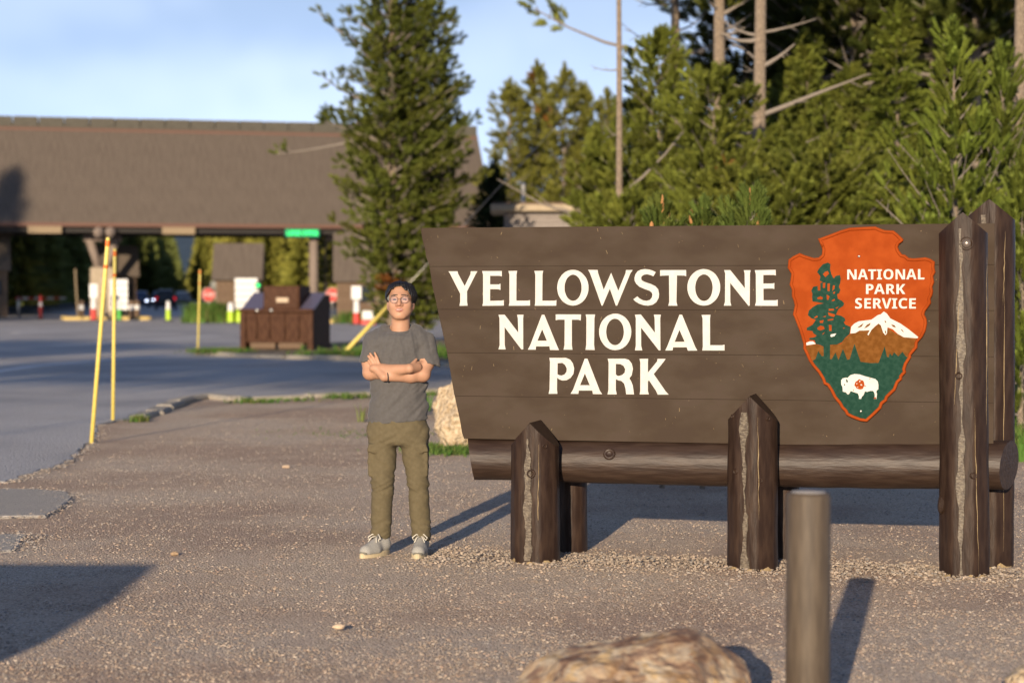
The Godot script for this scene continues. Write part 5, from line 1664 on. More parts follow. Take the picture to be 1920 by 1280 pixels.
# ------------------------------------------------------------------ gate, booths and roadside things
func letters(word: String, x0: float, x1: float, y0: float, y1: float, z: float, depth: float, m: Material, parent: Node3D) -> void:   # each letter a piece of its own, the word fitted between x0 and x1
	var f := SystemFont.new()
	f.font_names = PackedStringArray(["Droid Sans"])
	f.font_weight = 700
	var whole := glyphs(word, f, depth).get_aabb()
	var k := Vector3((x1 - x0) / whole.size.x, (y1 - y0) / whole.size.y, 1.0)
	for i in word.length():
		if word[i] == " ":
			continue
		var g := glyphs(word[i], f, depth)
		var right := glyphs(word.substr(0, i + 1), f, depth).get_aabb().end.x
		var o := part("letter_" + word[i].to_lower(), g, m, parent)
		o.scale = k
		o.position = Vector3(x0 + (right - g.get_aabb().end.x - whole.position.x) * k.x, y0 - whole.position.y * k.y, z + depth * 0.5)

func glyphs(word: String, f: Font, depth: float) -> TextMesh:
	var tm := TextMesh.new()
	tm.text = word
	tm.font = f
	tm.font_size = 64
	tm.pixel_size = 0.001
	tm.depth = depth
	tm.horizontal_alignment = HORIZONTAL_ALIGNMENT_LEFT
	tm.vertical_alignment = VERTICAL_ALIGNMENT_BOTTOM
	return tm

func build_gate() -> void:
	var g := thing("entrance_gate", "long dark-roofed park entrance gate spanning the road at the left", "gate", Vector3(-29.96, 0, -116.5), deg_to_rad(14.76))
	var x0 := -16.0
	var x1 := 29.9
	var st := tool()
	# the two roof slopes, as slabs
	for s in [1.0, -1.0]:
		var zc := -5.0
		var e := Vector3(0, 5.74, zc + 5.0 * s)
		var r := Vector3(0, 12.0, zc + 0.15 * s)
		var nrm := Vector3(0, (e.z - r.z) * s, (r.y - e.y) * s).normalized()
		var th := 0.35
		var q := [Vector3(x0, e.y, e.z), Vector3(x1, e.y, e.z), Vector3(x1, r.y, r.z), Vector3(x0, r.y, r.z)]
		var c := Vector3.ZERO
		for v in q:
			c += (v - nrm * th * 0.5) / 4.0
		quad_out(st, q[0], q[1], q[2], q[3], c)
		quad_out(st, q[0] - nrm * th, q[1] - nrm * th, q[2] - nrm * th, q[3] - nrm * th, c)
		for k in 4:
			quad_out(st, q[k], q[(k + 1) % 4], q[(k + 1) % 4] - nrm * th, q[k] - nrm * th, c)
	part("roof", done(st), M.roof, g)
	var n := 30
	for i in n:
		var w := (x1 - x0) / n
		part("ridge_board", boxm(Vector3(x0 + w * (i + 0.5), 12.02 + 0.006 * (i % 3), -5.0), Vector3(w - 0.04, 0.62, 0.75), 0.04), M.ridge, g)
	part("red_flashing", boxm(Vector3((x0 + x1) * 0.5, 11.50, -4.50), Vector3(x1 - x0, 0.28, 0.10), 0.02), M.red_trim, g)
	part("fascia", boxm(Vector3((x0 + x1) * 0.5, 5.62, 0.10), Vector3(x1 - x0 + 0.1, 0.24, 0.12), 0.02), M.red_trim, g)
	part("fascia", boxm(Vector3((x0 + x1) * 0.5, 5.62, -10.1), Vector3(x1 - x0 + 0.1, 0.30, 0.12), 0.02), M.red_trim, g)
	part("eave_beam", boxm(Vector3((x0 + x1) * 0.5, 5.36, -0.5), Vector3(x1 - x0 - 0.4, 0.40, 0.5), 0.02), M.black_wood, g)
	part("eave_beam", boxm(Vector3((x0 + x1) * 0.5, 5.36, -9.5), Vector3(x1 - x0 - 0.4, 0.34, 0.5), 0.02), M.black_wood, g)
	for x in [x0 + 0.2, x1 - 0.2]:
		part("gable_wall", extrudem([PackedVector2Array([Vector2(-4.6, 5.3), Vector2(4.6, 5.3), Vector2(0, 11.6)])], -0.1, 0.1), M.board, g).transform = Transform3D(Basis(Vector3.UP, PI / 2), Vector3(x, 0, -5.0))
	part("column", tubem([Vector3(18.6, 0.0, -0.7), Vector3(18.6, 5.0, -0.7)], [0.30, 0.27], 12), M.log_pale, g)
	for x in [2.55, 10.35]:
		part("lane_panel", boxm(Vector3(x, 5.30, 0.14), Vector3(1.95, 0.42, 0.08), 0.01), M.panel_tan, g)
	# the piers: a stone foot, two splayed legs, a cross log and the ends of two beams
	for x in [-10.0, 6.0, 21.2]:
		var p := part("pier", boxm(Vector3(x, 1.5, -2.2), Vector3(1.45, 3.25, 1.5), 0.06), M.stone_pier, g)
		for s in [-1.0, 1.0]:
			part("leg_log", tubem([Vector3(x + 0.22 * s, 3.05, -2.0), Vector3(x + 0.80 * s, 4.85, -2.0)], [0.24, 0.27], 10), M.log_pale, p)
			part("beam_end", tubem([Vector3(x + 0.34 * s, 5.2, -8.0), Vector3(x + 0.34 * s, 5.2, 0.32)], [0.27, 0.29], 12), M.log_pale, p)
		part("cross_log", tubem([Vector3(x - 1.12, 4.88, -2.0), Vector3(x + 1.12, 4.90, -2.0)], [0.22, 0.24], 12), M.log_pale, p)
	var isl := thing("pier_island", "yellow-edged concrete island under the gate's pier", "traffic island", Vector3(-24.1, 0, -117.8), deg_to_rad(14.76))
	for i in 5:
		part("kerb_stone", boxm(Vector3(-1.9 + i * 0.95, 0.10, 2.6), Vector3(0.9, 0.24, 0.35), 0.04), M.yellow_kerb, isl)
	for i in 6:
		for s in [-1.0, 1.0]:
			part("kerb_stone", boxm(Vector3(2.3 * s, 0.10, 2.2 - i * 0.95), Vector3(0.35, 0.24, 0.9), 0.04), M.yellow_kerb, isl)
	part("paving", boxm(Vector3(0, 0.07, -0.4), Vector3(4.3, 0.22, 5.4), 0.03), M.concrete, isl)
	booth("ticket_booth", "dark-fronted ticket booth behind the gate's stone pier", Vector3(-24.6, 0.15, -123.6), deg_to_rad(14.76), 2.3, 2.6, 2.7, 4.3)
	booth("ticket_booth", "ticket booth with a steep brown roof left of the dumpster", Vector3(-14.75, 0.15, -107.6), deg_to_rad(4.0), 2.3, 2.6, 2.40, 4.05)
	booth("ticket_booth", "ticket booth half hidden by the big pine", Vector3(-8.2, 0.15, -106.5), deg_to_rad(4.0), 2.3, 2.6, 2.40, 4.6)
	booth("ticket_booth", "shaded ticket booth at the left edge of the picture", Vector3(-31.8, 0.15, -119.5), deg_to_rad(14.76), 2.9, 3.4, 3.0, 5.0)
	for a in [[-14.3, -106.0, "yellow-edged island of the booth left of the dumpster"], [-7.6, -104.8, "yellow-edged island of the booth half hidden by the pine"]]:
		var k := thing("booth_island", a[2], "traffic island", Vector3(a[0], 0, a[1]))
		for i in 5:
			part("kerb_stone", boxm(Vector3(-1.9 + i * 0.95, 0.10, 0.6), Vector3(0.9, 0.24, 0.35), 0.04), M.yellow_kerb, k)
		part("paving", boxm(Vector3(0, 0.07, -2.0), Vector3(4.8, 0.22, 4.8), 0.03), M.concrete, k)
	# lit lane sign
	var l := thing("lane_open_sign", "green lit lane sign hanging under the eave of the gate", "sign", Vector3(-29.96, 0, -116.5) + Basis(Vector3.UP, deg_to_rad(14.76)) * Vector3(17.75, 5.22, 0.3), deg_to_rad(14.76))
	part("board", boxm(Vector3.ZERO, Vector3(2.1, 0.5, 0.12), 0.02), M.led_board, l)
	letters("LANE OPEN", -0.92, 0.92, -0.15, 0.15, 0.06, 0.03, M.led, l)
	# the shed behind the sign
	var s := thing("shed", "low grey board shed with a pale roof edge behind the sign's left part", "shed", Vector3(0.95, 0, -72.0), 0.0)
	var R := RandomNumberGenerator.new()
	R.seed = 9
	for i in 15:
		part("board", boxm(Vector3(0.05, 2.0 + i * 0.17, 1.5), Vector3(2.55, 0.16, 0.06 + 0.02 * R.randf()), 0.01), M.grey_wood, s)
	part("wall", boxm(Vector3(0.05, 2.2, 0), Vector3(2.5, 4.4, 2.9), 0.02), M.grey_wood, s)
	part("roof_edge", boxm(Vector3(-0.05, 4.62, 0.1), Vector3(3.3, 0.24, 3.8), 0.03), M.pale_wood, s)
	part("roof", boxm(Vector3(-0.05, 4.78, 0.1), Vector3(3.2, 0.08, 3.6), 0.02), M.board, s)
	part("vent_pipe", lathem([Vector2(0.07, 4.8), Vector2(0.07, 5.5), Vector2(0.12, 5.52), Vector2(0.0, 5.62)], 10), M.white, s).position = Vector3(-0.55, 0, 0.4)

func booth(called: String, label: String, at: Vector3, turn: float, w: float, d: float, eave: float, ridge: float) -> void:
	var b := thing(called, label, "booth", at, turn, "ticket booths")
	part("wall", extrudem([PackedVector2Array([Vector2(-d * 0.5, 0), Vector2(d * 0.5, 0), Vector2(d * 0.5, eave), Vector2(0, ridge - 0.15), Vector2(-d * 0.5, eave)])], -w * 0.5, w * 0.5).duplicate(), M.board, b).rotation.y = PI / 2
	for i in 9:
		part("board", boxm(Vector3(-w * 0.5 + w * (i + 0.5) / 9.0, eave * 0.5, d * 0.5 + 0.02), Vector3(w / 9.0 - 0.03, eave - 0.05, 0.05), 0.01), M.board, b)
	for s in [-1.0, 1.0]:
		var st := tool()
		var run := d * 0.5 + 0.25
		var slope := atan2(ridge - eave, d * 0.5)
		var len := run / cos(slope)
		box(st, Transform3D(Basis(Vector3.RIGHT, slope * s), Vector3(0, ridge - sin(slope) * len * 0.5 + 0.05, s * cos(slope) * len * 0.5)), Vector3(w + 0.4, 0.14, len), 0.02)
		part("roof", done(st), M.roof, b)
	part("window_frame", boxm(Vector3(w * 0.2, eave * 0.58, d * 0.5 + 0.05), Vector3(w * 0.36, 0.9, 0.06), 0.02), M.black_wood, b)
	part("pane", boxm(Vector3(w * 0.2, eave * 0.58, d * 0.5 + 0.075), Vector3(w * 0.30, 0.78, 0.04), 0.005), M.car_glass, b)

func post_mesh(r: float, h: float) -> ArrayMesh:
	return lathem([Vector2(0.0, -0.1), Vector2(r, -0.1), Vector2(r, h - r * 0.3), Vector2(r * 0.8, h - r * 0.08), Vector2(0.0, h)], 16)

func stake(label: String, at: Vector3, h: float, lean: float, sd: int) -> void:
	var o := thing("snow_stake", label, "stake", at, 0.0, "yellow snow stakes")
	o.rotation.z = lean
	var r := 0.024
	part("pole", lathem([Vector2(0.0, -0.12), Vector2(r, -0.12), Vector2(r, h - 0.02), Vector2(r * 0.7, h), Vector2(0.0, h)], 14), M.yellow, o)
	for b in [[h - 0.10, 0.065], [h - 0.345 - 0.02 * sd, 0.04]]:
		part("orange_band", lathem([Vector2(r + 0.001, b[0]), Vector2(r + 0.0025, b[0] + 0.005), Vector2(r + 0.0025, b[0] + b[1] - 0.005), Vector2(r + 0.001, b[0] + b[1])], 14), M.orange_tape, o)

func delineator(called: String, label: String, at: Vector3, h: float, r: float, lower: Material, upper: Material, split: float) -> Node3D:
	var o := thing(called, label, "marker", at, 0.0, "road markers by the gate")
	part("base", lathem([Vector2(0.0, 0.0), Vector2(r * 2.2, 0.0), Vector2(r * 2.2, 0.06), Vector2(r * 1.2, 0.09), Vector2(0.0, 0.09)], 14), M.dark, o)
	part("lower_band", lathem([Vector2(r * 1.15, 0.09), Vector2(r, h * split)], 14), lower, o)
	part("upper_band", lathem([Vector2(r, h * split), Vector2(r * 0.8, h * 0.96), Vector2(r * 0.5, h), Vector2(0.0, h)], 14), upper, o)
	return o

func stop_sign(label: String, at: Vector3, turn: float) -> void:
	var o := thing("stop_sign", label, "sign", at, turn)
	var ring := PackedVector2Array()
	var inner := PackedVector2Array()
	for i in 8:
		var a := TAU * (i + 0.5) / 8.0
		ring.append(Vector2(cos(a), sin(a)) * 0.40)
		inner.append(Vector2(cos(a), sin(a)) * 0.375)
	var b := part("plate", extrudem([ring], 0.0, 0.01, 0.0), M.white, o)
	b.position.y = 1.5
	var f := part("face", extrudem([inner], 0.01, 0.014, 0.0), M.red_sign, b)
	f.position.z = 0.001
	letters("STOP", -0.27, 0.27, -0.12, 0.12, 0.0155, 0.006, M.white, b)
	part("pole", post_mesh(0.03, 1.8), M.metal, o).position.z = -0.04

func build_props() -> void:
	stake("leaning yellow stake at the road's broken edge, nearest of three", Vector3(-4.655, 0, -21.98), 2.29, -0.086, 0)
	stake("upright yellow stake beside the leaning one", Vector3(-5.177, 0, -25.77), 2.24, -0.016, 1)
	stake("yellow stake at the grassy kerb left of the dumpster", Vector3(-8.235, 0, -52.1), 2.26, -0.03, 2)
	var far := thing("thin_stake", "thin tan stake left of the gate's pier", "stake", Vector3(-25.2, 0, -115.5))
	part("pole", post_mesh(0.05, 3.0), M.panel_tan, far)
	far.rotation.z = 0.05
	# bollard in front
	var b := thing("bollard", "blurred brown steel bollard in the foreground", "bollard", Vector3(1.083, 0, -7.25))
	part("pipe", lathem([Vector2(0.0, -0.2), Vector2(0.081, -0.2), Vector2(0.0815, 0.3), Vector2(0.081, 0.938), Vector2(0.077, 0.950), Vector2(0.066, 0.954)], 36), M.steel_post, b)
	part("cap", lathem([Vector2(0.067, 0.951), Vector2(0.060, 0.957), Vector2(0.0, 0.960)], 36), M.cap, b)
	# boulders
	var R := [["blurred brown and ochre boulder at the bottom edge", rock_mesh(3, 72, 48, 0.16, Vector3(0.56, 0.41, 0.40), 20), M.rock, Vector3(0.47, 0.03, -7.55), 0.4], ["pale boulder at the bottom right corner", rock_mesh(5, 48, 32, 0.3, Vector3(0.27, 0.2, 0.26)), M.pale_rock, Vector3(2.17, 0.02, -7.86), 0.0], ["round boulder in front of the picture's lower edge, right of the bollard", rock_mesh(6, 40, 28, 0.3, Vector3(0.3, 0.3, 0.26)), M.pale_rock, Vector3(1.42, 0.05, -5.95), 0.0], ["pale lichened boulder standing behind the man", rock_mesh(9, 56, 40, 0.4, Vector3(0.34, 0.50, 0.30), 18), M.pale_rock, Vector3(-0.56, 0.26, -21.3), 0.7]]
	for r in R:
		var o := single("boulder", r[1], r[2], r[0], "boulder")
		o.position = r[3]
		o.rotation.y = r[4]
	# dumpster
	var d := thing("dumpster", "brown steel bear-proof dumpster with sloping lids on the kerb island", "dumpster", Vector3(-6.38, 0.09, -53.95), deg_to_rad(-11.0))
	part("body", extrudem([PackedVector2Array([Vector2(-0.05, 0.22), Vector2(0.0, 1.06), Vector2(-1.15, 1.50), Vector2(-1.75, 1.50), Vector2(-1.75, 0.10), Vector2(-0.25, 0.10)])], -0.99, 0.99).duplicate(), M.dumpster, d).transform = Transform3D(Basis(Vector3.UP, -PI / 2), Vector3.ZERO)
	for x in [-0.95, 0.95]:
		part("corner_post", boxm(Vector3(x, 0.50, 0.0), Vector3(0.16, 1.02, 0.10), 0.015), M.dumpster, d)
		part("skid", boxm(Vector3(x, 0.06, -0.9), Vector3(0.14, 0.14, 1.75), 0.015), M.dumpster, d)
	for x in [-0.40, 0.40]:
		part("fork_pocket", boxm(Vector3(x, 0.12, -0.04), Vector3(0.72, 0.17, 0.10), 0.015), M.board, d)
	part("rail", boxm(Vector3(0, 1.07, 0.03), Vector3(2.10, 0.10, 0.14), 0.02), M.dumpster, d)
	for x in [-0.6, -0.22, 0.2, 0.6]:
		part("rib", boxm(Vector3(x, 0.66, 0.015), Vector3(0.07, 0.68, 0.05), 0.01), M.dumpster, d)
	for s in [-1.0, 1.0]:
		var st := tool()
		var a := Vector3(0.45 * s, 1.10, -0.02)
		var e := Vector3(1.03 * s, 1.10, -0.02)
		var f := Vector3(1.03 * s, 1.56, -1.16)
		var g := Vector3(0.45 * s, 1.56, -1.16)
		var c := (a + f) * 0.5 - Vector3(0, 0.3, 0.1)
		quad_out(st, a, e, f, g, c)
		for q in [[a, e], [e, f], [f, g], [g, a]]:
			quad_out(st, q[0], q[1], q[1] - Vector3(0, 0.04, 0), q[0] - Vector3(0, 0.04, 0), c)
		part("lid", done(st), M.lid, d)
		part("latch_bolt", lathem([Vector2(0.06, 0.0), Vector2(0.05, 0.03), Vector2(0.0, 0.045)], 14), M.metal, d).transform = Transform3D(Basis(Vector3.RIGHT, PI / 2), Vector3(-0.12 - 0.2 + 0.2 * s, 1.08, 0.10))
	part("hopper", boxm(Vector3(0.12, 1.42, -0.55), Vector3(1.02, 0.66, 1.05), 0.03), M.dumpster, d)
	part("hopper_door", boxm(Vector3(0.12, 1.40, -0.02), Vector3(0.92, 0.54, 0.03), 0.01), M.dumpster, d)
	part("notice", boxm(Vector3(0.16, 1.36, 0.005), Vector3(0.34, 0.13, 0.02), 0.004), M.tan_plate, d)
	# guy wire of the pine side
	var gw := thing("guy_wire", "slanting yellow guard of a guy wire left of the man's head", "guy wire", Vector3(-4.3, 0.05, -49.95))
	var dir := Vector3(0.72, 0.80, -0.55).normalized()
	part("guard", tubem([Vector3.ZERO, dir * 2.2], [0.052, 0.052], 10), M.yellow, gw)
	part("wire", tubem([dir * 2.1, dir * 9.5], [0.008, 0.008], 6), M.metal, gw)
	# road markers round the gate
	delineator("road_marker", "thin red marker with a white band, far left under the gate", px(-0.2370, 119), 1.45, 0.10, M.red, M.red, 0.6)
	part("white_band", lathem([Vector2(0.104, 0.78), Vector2(0.102, 1.05)], 14), M.white, get_node("road_marker"))
	var m := delineator("road_marker", "red and white marker with a white board in front of the stone pier", px(-0.2103, 113), 1.35, 0.17, M.red, M.white, 0.52)
	part("board", boxm(Vector3(0, 1.72, 0), Vector3(0.46, 0.78, 0.05), 0.06), M.white, m)
	delineator("road_marker", "green and white marker behind the upright stake", px(-0.1975, 113), 1.2, 0.12, M.green, M.white, 0.55)
	delineator("road_marker", "lime marker with a white top on the open road", px(-0.1728, 111), 1.15, 0.13, M.lime, M.white, 0.58)
	delineator("road_marker", "lime cone with a white collar left of the dumpster", px(-0.1414, 104), 1.1, 0.17, M.lime, M.white, 0.6)
	delineator("road_marker", "lime marker just behind the dumpster's left end", px(-0.1372, 103), 0.75, 0.16, M.lime, M.lime, 0.6)
	var m2 := delineator("road_marker", "red and white marker with a white board right of the dumpster", px(-0.0782, 99), 1.25, 0.16, M.red, M.white, 0.5)
	part("board", boxm(Vector3(0, 1.62, 0), Vector3(0.50, 0.66, 0.05), 0.06), M.white, m2)
	var bar := thing("barrier", "low red and white barrier left of the man's shoulder", "barrier", px(-0.0722, 99), 0.0)
	part("foot", boxm(Vector3(0, 0.14, 0), Vector3(0.75, 0.28, 0.45), 0.04), M.red, bar)
	part("top", boxm(Vector3(0, 0.50, 0), Vector3(0.6, 0.44, 0.3), 0.04), M.white, bar)
	for a in [[-0.2165, 116, "short brown post with a white band left of the pier"], [-0.1912, 115, "short brown post with a white band right of the pier"], [-0.1885, 117, "plain short brown post right of the banded one"]]:
		var o := thing("short_post", a[2], "post", px(a[0], a[1]))
		part("post", post_mesh(0.16, 1.15), M.board, o)
		if a[2].contains("band"):
			part("white_band", lathem([Vector2(0.163, 0.62), Vector2(0.165, 0.64), Vector2(0.165, 0.86), Vector2(0.163, 0.88)], 16), M.white, o)
	stop_sign("stop sign on the left side of the booth left of the dumpster", px(-0.1525, 108), deg_to_rad(20))
	stop_sign("stop sign right behind the dumpster's right end", px(-0.0903, 106), deg_to_rad(20))
	for a in [["white notice board of stacked plates beside the gate's pier", -0.1975, 116.0, 1.05, 1.8, 0.6], ["white notice board of stacked plates left of the dumpster", -0.1335, 106.0, 1.2, 1.65, 0.75]]:
		var o := thing("notice_board", a[0], "sign", px(a[1], a[2]))
		for i in 5:
			part("plate", boxm(Vector3(0, a[5] + a[4] * (i + 0.5) / 5.0, 0.05), Vector3(a[3], a[4] / 5.0 - 0.03, 0.04), 0.01), M.white, o)
		for s in [-1.0, 1.0]:
			part("leg", post_mesh(0.04, a[5] + a[4]), M.metal, o).position = Vector3(s * a[3] * 0.35, 0, 0)
	var mr := thing("round_mirror", "round grey traffic mirror at the booth's corner", "mirror", px(-0.1487, 106.4))
	part("pole", post_mesh(0.03, 2.2), M.metal, mr)
	part("disc", lathem([Vector2(0.0, 0.0), Vector2(0.32, 0.0), Vector2(0.33, 0.03), Vector2(0.28, 0.05), Vector2(0.0, 0.10)], 20), M.grey_paint, mr).transform = Transform3D(Basis(Vector3.RIGHT, PI / 2), Vector3(0, 2.0, 0.06))
	var sg := thing("signal_light", "small green signal light beside the white notice board", "signal", px(-0.1275, 106))
	part("pole", post_mesh(0.04, 2.1), M.metal, sg)
	part("housing", boxm(Vector3(0, 2.0, 0), Vector3(0.3, 0.34, 0.2), 0.03), M.dark, sg)
	part("lamp", lathem([Vector2(0.10, 0.0), Vector2(0.09, 0.03), Vector2(0.0, 0.05)], 14), M.led, sg).transform = Transform3D(Basis(Vector3.RIGHT, PI / 2), Vector3(0, 2.0, 0.10))
	var boom := thing("boom_barrier", "red and white barrier arm across the shaded lane at the left", "barrier", px(-0.2478, 127))
	for i in 8:
		part("stripe", boxm(Vector3(i * 0.4, 1.25, 0), Vector3(0.4, 0.14, 0.06), 0.01), M.red if i % 2 == 0 else M.white, boom)
	part("post", post_mesh(0.09, 1.3), M.metal, boom)

# ------------------------------------------------------------------ vehicles (front towards +z)
func car(called: String, label: String, at: Vector3, turn: float, paint: Material, lights: String, tall := 1.0, group := "cars on the road beyond the gate") -> Node3D:
	var o := thing(called, label, "car", at, turn, group)
	var S := [[-2.32, 0.80, 0.48, 0.92, 0.93, 0.74], [-2.24, 0.90, 0.36, 1.02, 1.46, 0.64], [-1.95, 0.93, 0.30, 1.02, 1.66, 0.66], [-0.9, 0.95, 0.28, 1.01, 1.72, 0.68], [0.0, 0.95, 0.28, 1.00, 1.70, 0.68], [0.5, 0.95, 0.28, 0.99, 1.60, 0.66], [1.18, 0.95, 0.28, 0.98, 1.03, 0.78], [1.9, 0.93, 0.30, 0.90, 0.95, 0.74], [2.22, 0.88, 0.34, 0.76, 0.82, 0.66], [2.34, 0.78, 0.42, 0.64, 0.66, 0.6]]
	var R := []
	for s in S:
		var ring := []
		var y := [s[2], s[2] + 0.12, lerpf(s[2], s[3], 0.55), s[3], lerpf(s[3], s[4] * (tall if s[4] > 1.1 else 1.0), 0.85), s[4] * (tall if s[4] > 1.1 else 1.0)]
		var w := [s[1] * 0.90, s[1] * 0.98, s[1], s[1] * 0.97, lerpf(s[1] * 0.95, s[5], 0.85), s[5] * 0.86]
		for i in 6:
			ring.append(Vector3(w[i], y[i], s[0]))
		for i in range(5, -1, -1):
			ring.append(Vector3(-w[i], y[i], s[0]))
		R.append(ring)
	var st := tool(false)
	for i in R.size() - 1:
		var c := Vector3(0, 0.75, (S[i][0] + S[i + 1][0]) * 0.5)
		for k in 12:
			var k2 := (k + 1) % 12
			quad_out(st, R[i][k], R[i][k2], R[i + 1][k2], R[i + 1][k], c)
	for e in [0, R.size() - 1]:
		for k in range(1, 11):
			tri_out(st, R[e][0], R[e][k], R[e][k + 1], Vector3(0, 0.7, 0))
	part("body", done(st), paint, o)
	for s in [1.0, -1.0]:
		for w in [[2, 3, 0.06, 0.94], [3, 4, 0.06, 0.94], [4, 5, 0.06, 1.35]]:
			st = tool()
			var idx := [3, 4] if s > 0 else [8, 7]
			var a: Vector3 = R[w[0]][idx[0]].lerp(R[w[1]][idx[0]], w[2])
			var b: Vector3 = R[w[0]][idx[0]].lerp(R[w[1]][idx[0]], w[3])
			var c: Vector3 = R[w[0]][idx[1]].lerp(R[w[1]][idx[1]], minf(w[3], 0.96))
			var d: Vector3 = R[w[0]][idx[1]].lerp(R[w[1]][idx[1]], w[2])
			var out := Vector3(0.006 * s, 0.0, 0)
			var lift := Vector3(0, 0.06, 0)
			quad_out(st, a + out + lift, b + out + lift, c + out - lift * 0.3, d + out - lift * 0.3, Vector3(0, 1.2, 0))
			part("side_window", done(st), M.car_glass, o)
		part("mirror", boxm(Vector3(1.03 * s, 1.06, 0.72), Vector3(0.2, 0.15, 0.12), 0.04), paint, o)
		for z in [-1.42, 1.42]:
			var wl := part("wheel", tubem([Vector3(-0.12, 0, 0), Vector3(-0.11, 0, 0), Vector3(0.11, 0, 0), Vector3(0.12, 0, 0)], [0.31, 0.36, 0.36, 0.31], 24), M.tyre, o)
			wl.position = Vector3(0.86 * s, 0.36, z)
			part("hub", tubem([Vector3(0.09 * s, 0, 0), Vector3(0.125 * s, 0, 0), Vector3(0.128 * s, 0, 0)], [0.22, 0.22, 0.08], 12), M.alloy, wl)
			part("arch", tubem([Vector3(0.80 * s, 0.37, z), Vector3(0.955 * s, 0.37, z)], [0.43, 0.43], 24), M.dark, o)
		part("headlight", boxm(Vector3(0.66 * s, 0.70, 2.23), Vector3(0.26, 0.16, 0.14), 0.05), M.headlight if lights.contains("front") else M.alloy, o)
		part("taillight", boxm(Vector3(0.78 * s, 1.00, -2.24), Vector3(0.18, 0.34, 0.10), 0.03), M.taillight if lights.contains("rear") else M.red, o)
	st = tool()
	quad_out(st, R[5][4] + Vector3(-0.06, -0.01, 0.03), R[5][7] + Vector3(0.06, -0.01, 0.03), R[6][8] + Vector3(0.10, 0.07, 0.03), R[6][3] + Vector3(-0.10, 0.07, 0.03), Vector3(0, 0.8, 0))
	part("windscreen", done(st), M.car_glass, o)
	st = tool()
	quad_out(st, R[1][3] + Vector3(-0.14, 0.06, -0.02), R[1][8] + Vector3(0.14, 0.06, -0.02), R[1][7] + Vector3(0.06, -0.01, -0.02), R[1][4] + Vector3(-0.06, -0.01, -0.02), Vector3(0, 1.2, 0))
	part("rear_window", done(st), M.car_glass, o)
	part("bumper", boxm(Vector3(0, 0.48, -2.30), Vector3(1.6, 0.2, 0.12), 0.04), M.dark, o)
	part("bumper", boxm(Vector3(0, 0.46, 2.30), Vector3(1.5, 0.18, 0.12), 0.04), M.dark, o)
	return o

func build_cars() -> void:
	var dark_blue := mat(Color(0.03, 0.06, 0.13), 0.3)
	var black := mat(Color(0.02, 0.022, 0.026), 0.3)
	var grey := mat(Color(0.10, 0.11, 0.13), 0.3)
	var pale := mat(Color(0.5, 0.46, 0.38), 0.4)
	var fwd := atan2(0.178, 1.0)
	car("car", "blue car with its headlights on coming towards the gate", px(-0.1868, 205), fwd, dark_blue, "front")
	car("car", "grey car with a lit headlight half behind the dark one", px(-0.1772, 222), fwd, grey, "front")
	car("car", "dark car driving away with red tail lights", px(-0.1741, 182), PI + fwd, black, "rear", 1.08)
	car("car", "pale car far off right of the dark one", px(-0.1655, 226), fwd, pale, "")
	car("parked_car", "parked grey car left of the camera whose shadow falls on the gravel", Vector3(-4.55, 0, -4.3), PI, grey, "", 1.02, "")


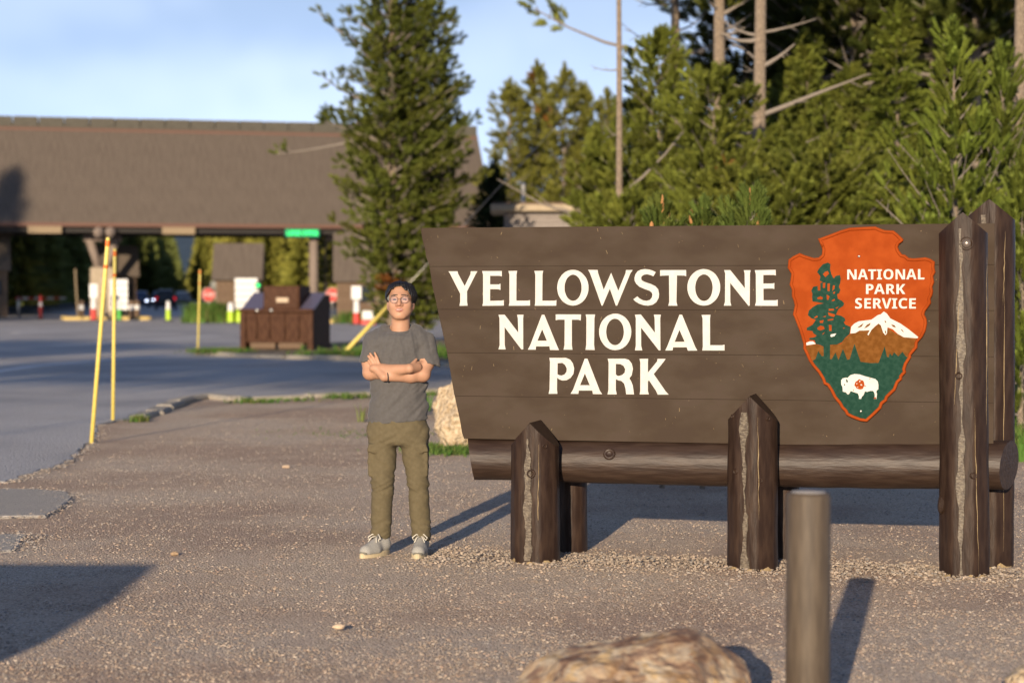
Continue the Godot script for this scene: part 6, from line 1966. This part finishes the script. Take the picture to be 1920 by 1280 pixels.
# ------------------------------------------------------------------ all of it
func _ready() -> void:
	# camera
	var cam := Camera3D.new()
	cam.name = "camera"
	add_child(cam)
	cam.position = Vector3(0, 1.686, 0)
	cam.rotation.x = -atan(94.0 / 3733.33)
	var at := CameraAttributesPhysical.new()
	at.frustum_focal_length = 70.0
	at.frustum_focus_distance = 12.5
	at.frustum_near = 0.1
	at.frustum_far = 4000.0
	at.exposure_aperture = 2.0
	cam.attributes = at
	cam.fov = 19.454
	cam.near = 0.1
	cam.far = 4000.0
	cam.current = true
	# sky
	var sky := ProceduralSkyMaterial.new()
	sky.sky_top_color = lin(0.032, 0.068, 0.175)
	sky.sky_horizon_color = lin(0.60, 0.80, 1.12)
	sky.sky_curve = 0.16
	sky.ground_horizon_color = lin(0.35, 0.33, 0.30)
	sky.ground_bottom_color = lin(0.2, 0.17, 0.14)
	sky.sun_angle_max = 12.0
	sky.sky_cover = cirrus()
	sky.sky_cover_modulate = Color(1, 1, 1, 0.2)
	var s := Sky.new()
	s.sky_material = sky
	var e := Environment.new()
	e.background_mode = Environment.BG_SKY
	e.sky = s
	e.background_energy_multiplier = 1.0
	e.tonemap_mode = Environment.TONE_MAPPER_LINEAR
	e.tonemap_exposure = 1.33
	e.fog_enabled = FOG > 0.0
	e.fog_density = FOG
	e.fog_light_color = lin(0.72, 0.85, 1.0)
	e.sdfgi_enabled = true
	e.ssao_enabled = true
	e.ssil_enabled = true
	var w := WorldEnvironment.new()
	w.name = "world"
	w.environment = e
	add_child(w)
	# low evening sun from behind the camera, a little from the left
	var sun := DirectionalLight3D.new()
	sun.name = "sun"
	sun.light_color = lin(1.0, 0.82, 0.61)
	sun.light_energy = 1.5
	sun.light_angular_distance = 0.5
	sun.shadow_enabled = true
	add_child(sun)
	sun.rotation = Vector3(-deg_to_rad(SUN_ELEV), -deg_to_rad(SUN_AZ), 0)

	fold.seed = 21
	fold.frequency = 0.01
	make_materials()
	M.bolt = mat(Color(0.16, 0.13, 0.11), 0.25, 0.3)
	M.candle = mat(Color(0.42, 0.20, 0.07), 0.8)
	M.cap = mat(Color(0.36, 0.33, 0.29), 0.5)
	M.grey_paint = mat(Color(0.13, 0.13, 0.11), 0.5)
	TUFTS = [tuft_mesh(1, 88, 0.27, 0.027), tuft_mesh(2, 96, 0.20, 0.026), tuft_mesh(3, 70, 0.24, 0.030), blade_mesh()]
	var t0 := Time.get_ticks_msec()
	build_ground()
	kerb("kerb", [[-4.97, -26.2], [-4.93, -28.2], [-4.98, -30.4], [-4.85, -31.6], [-4.26, -30.7], [-2.32, -32.2], [-1.07, -33.4], [1.5, -34.2]], 0.26, 0.065, 3)
	kerb("island_kerb", [[-8.36, -52.6], [-7.0, -50.4], [-4.1, -47.8], [-1.4, -43.9], [1.0, -43.2]], 0.22, 0.13, 4)
	build_gate()
	print("gate ", Time.get_ticks_msec() - t0)
	build_trees()
	build_far_wood()
	print("trees ", Time.get_ticks_msec() - t0)
	build_sign()
	print("sign ", Time.get_ticks_msec() - t0)
	build_person()
	print("person ", Time.get_ticks_msec() - t0)
	build_props()
	build_cars()
	build_pebbles()
	grass("green grass along the kerb behind the man", [[-3.9, -30.1, 0.35, 0.3, 0.10], [-3.3, -30.6, 0.35, 0.3, 0.07], [-2.65, -31.3, 0.35, 0.3, 0.12], [-2.0, -31.7, 0.5, 0.3, 0.09], [-4.85, -25.8, 0.12, 0.2, 0.10], [-1.3, -32.4, 0.5, 0.3, 0.08]], 420, 301)
	grass("grass on the kerb island round the dumpster and pine", [[-7.6, -51.8, 0.7, 0.7, 0.16, 0.09], [-4.2, -49.4, 1.0, 0.9, 0.18, 0.09], [-3.0, -53, 2.0, 4.0, 0.22, 0.09], [-1.0, -50, 2.0, 3.0, 0.25, 0.09]], 1300, 302)
	grass("grass at the foot of the pale boulder", [[-0.62, -20.7, 0.6, 0.35, 0.07], [-0.35, -20.8, 0.5, 0.4, 0.10], [-0.9, -21.2, 0.3, 0.4, 0.08], [-1.6, -23.5, 1.2, 0.8, 0.03]], 1100, 303)
	grass("tall grass and undergrowth under the pines behind the sign", [[5.6, -22, 2.0, 2.0, 0.3], [3.5, -27, 4.0, 3.0, 0.35], [6.5, -27, 3.0, 3.0, 0.4], [-14.9, -104.9, 1.6, 0.6, 0.7], [-16.1, -105.3, 0.8, 0.5, 1.1], [-7.4, -103.8, 1.2, 0.5, 0.7]], 3600, 304)
	print("all ", Time.get_ticks_msec() - t0)

func cirrus() -> ImageTexture:   # thin streaked cloud, whiter towards the left of the view
	var n := FastNoiseLite.new()
	n.seed = 14
	n.frequency = 0.9
	n.fractal_octaves = 5
	n.domain_warp_enabled = true
	n.domain_warp_amplitude = 0.5
	n.domain_warp_frequency = 1.2
	var W := 768
	var H := 384
	var im := Image.create(W, H, false, Image.FORMAT_RGBA8)
	for j in H / 2:
		var el := PI * (0.5 - (j + 0.5) / H)
		for i in W:
			var az := TAU * ((i + 0.5) / W - 0.5)
			var d := Vector3(sin(az) * cos(el), sin(el), -cos(az) * cos(el))
			var q := Vector3(d.x, d.y * 3.2 + 0.3 * d.x, d.z) * 3.0
			var v := clampf((n.get_noise_3dv(q) + 0.12) * 1.5, 0.0, 1.0)
			v = v * (0.4 + 0.6 * exp(-el * 2.2))
			var bank := exp(-pow((az + 0.36) / 0.22, 2.0) - pow((el - 0.10 - 0.25 * (az + 0.36)) / 0.10, 2.0))
			v = clampf(v + bank * (0.75 + 0.9 * n.get_noise_3dv(q * 1.6)), 0.0, 1.0)
			im.set_pixel(i, j, Color(0.97, 0.96, 0.97, v))
	return ImageTexture.create_from_image(im)
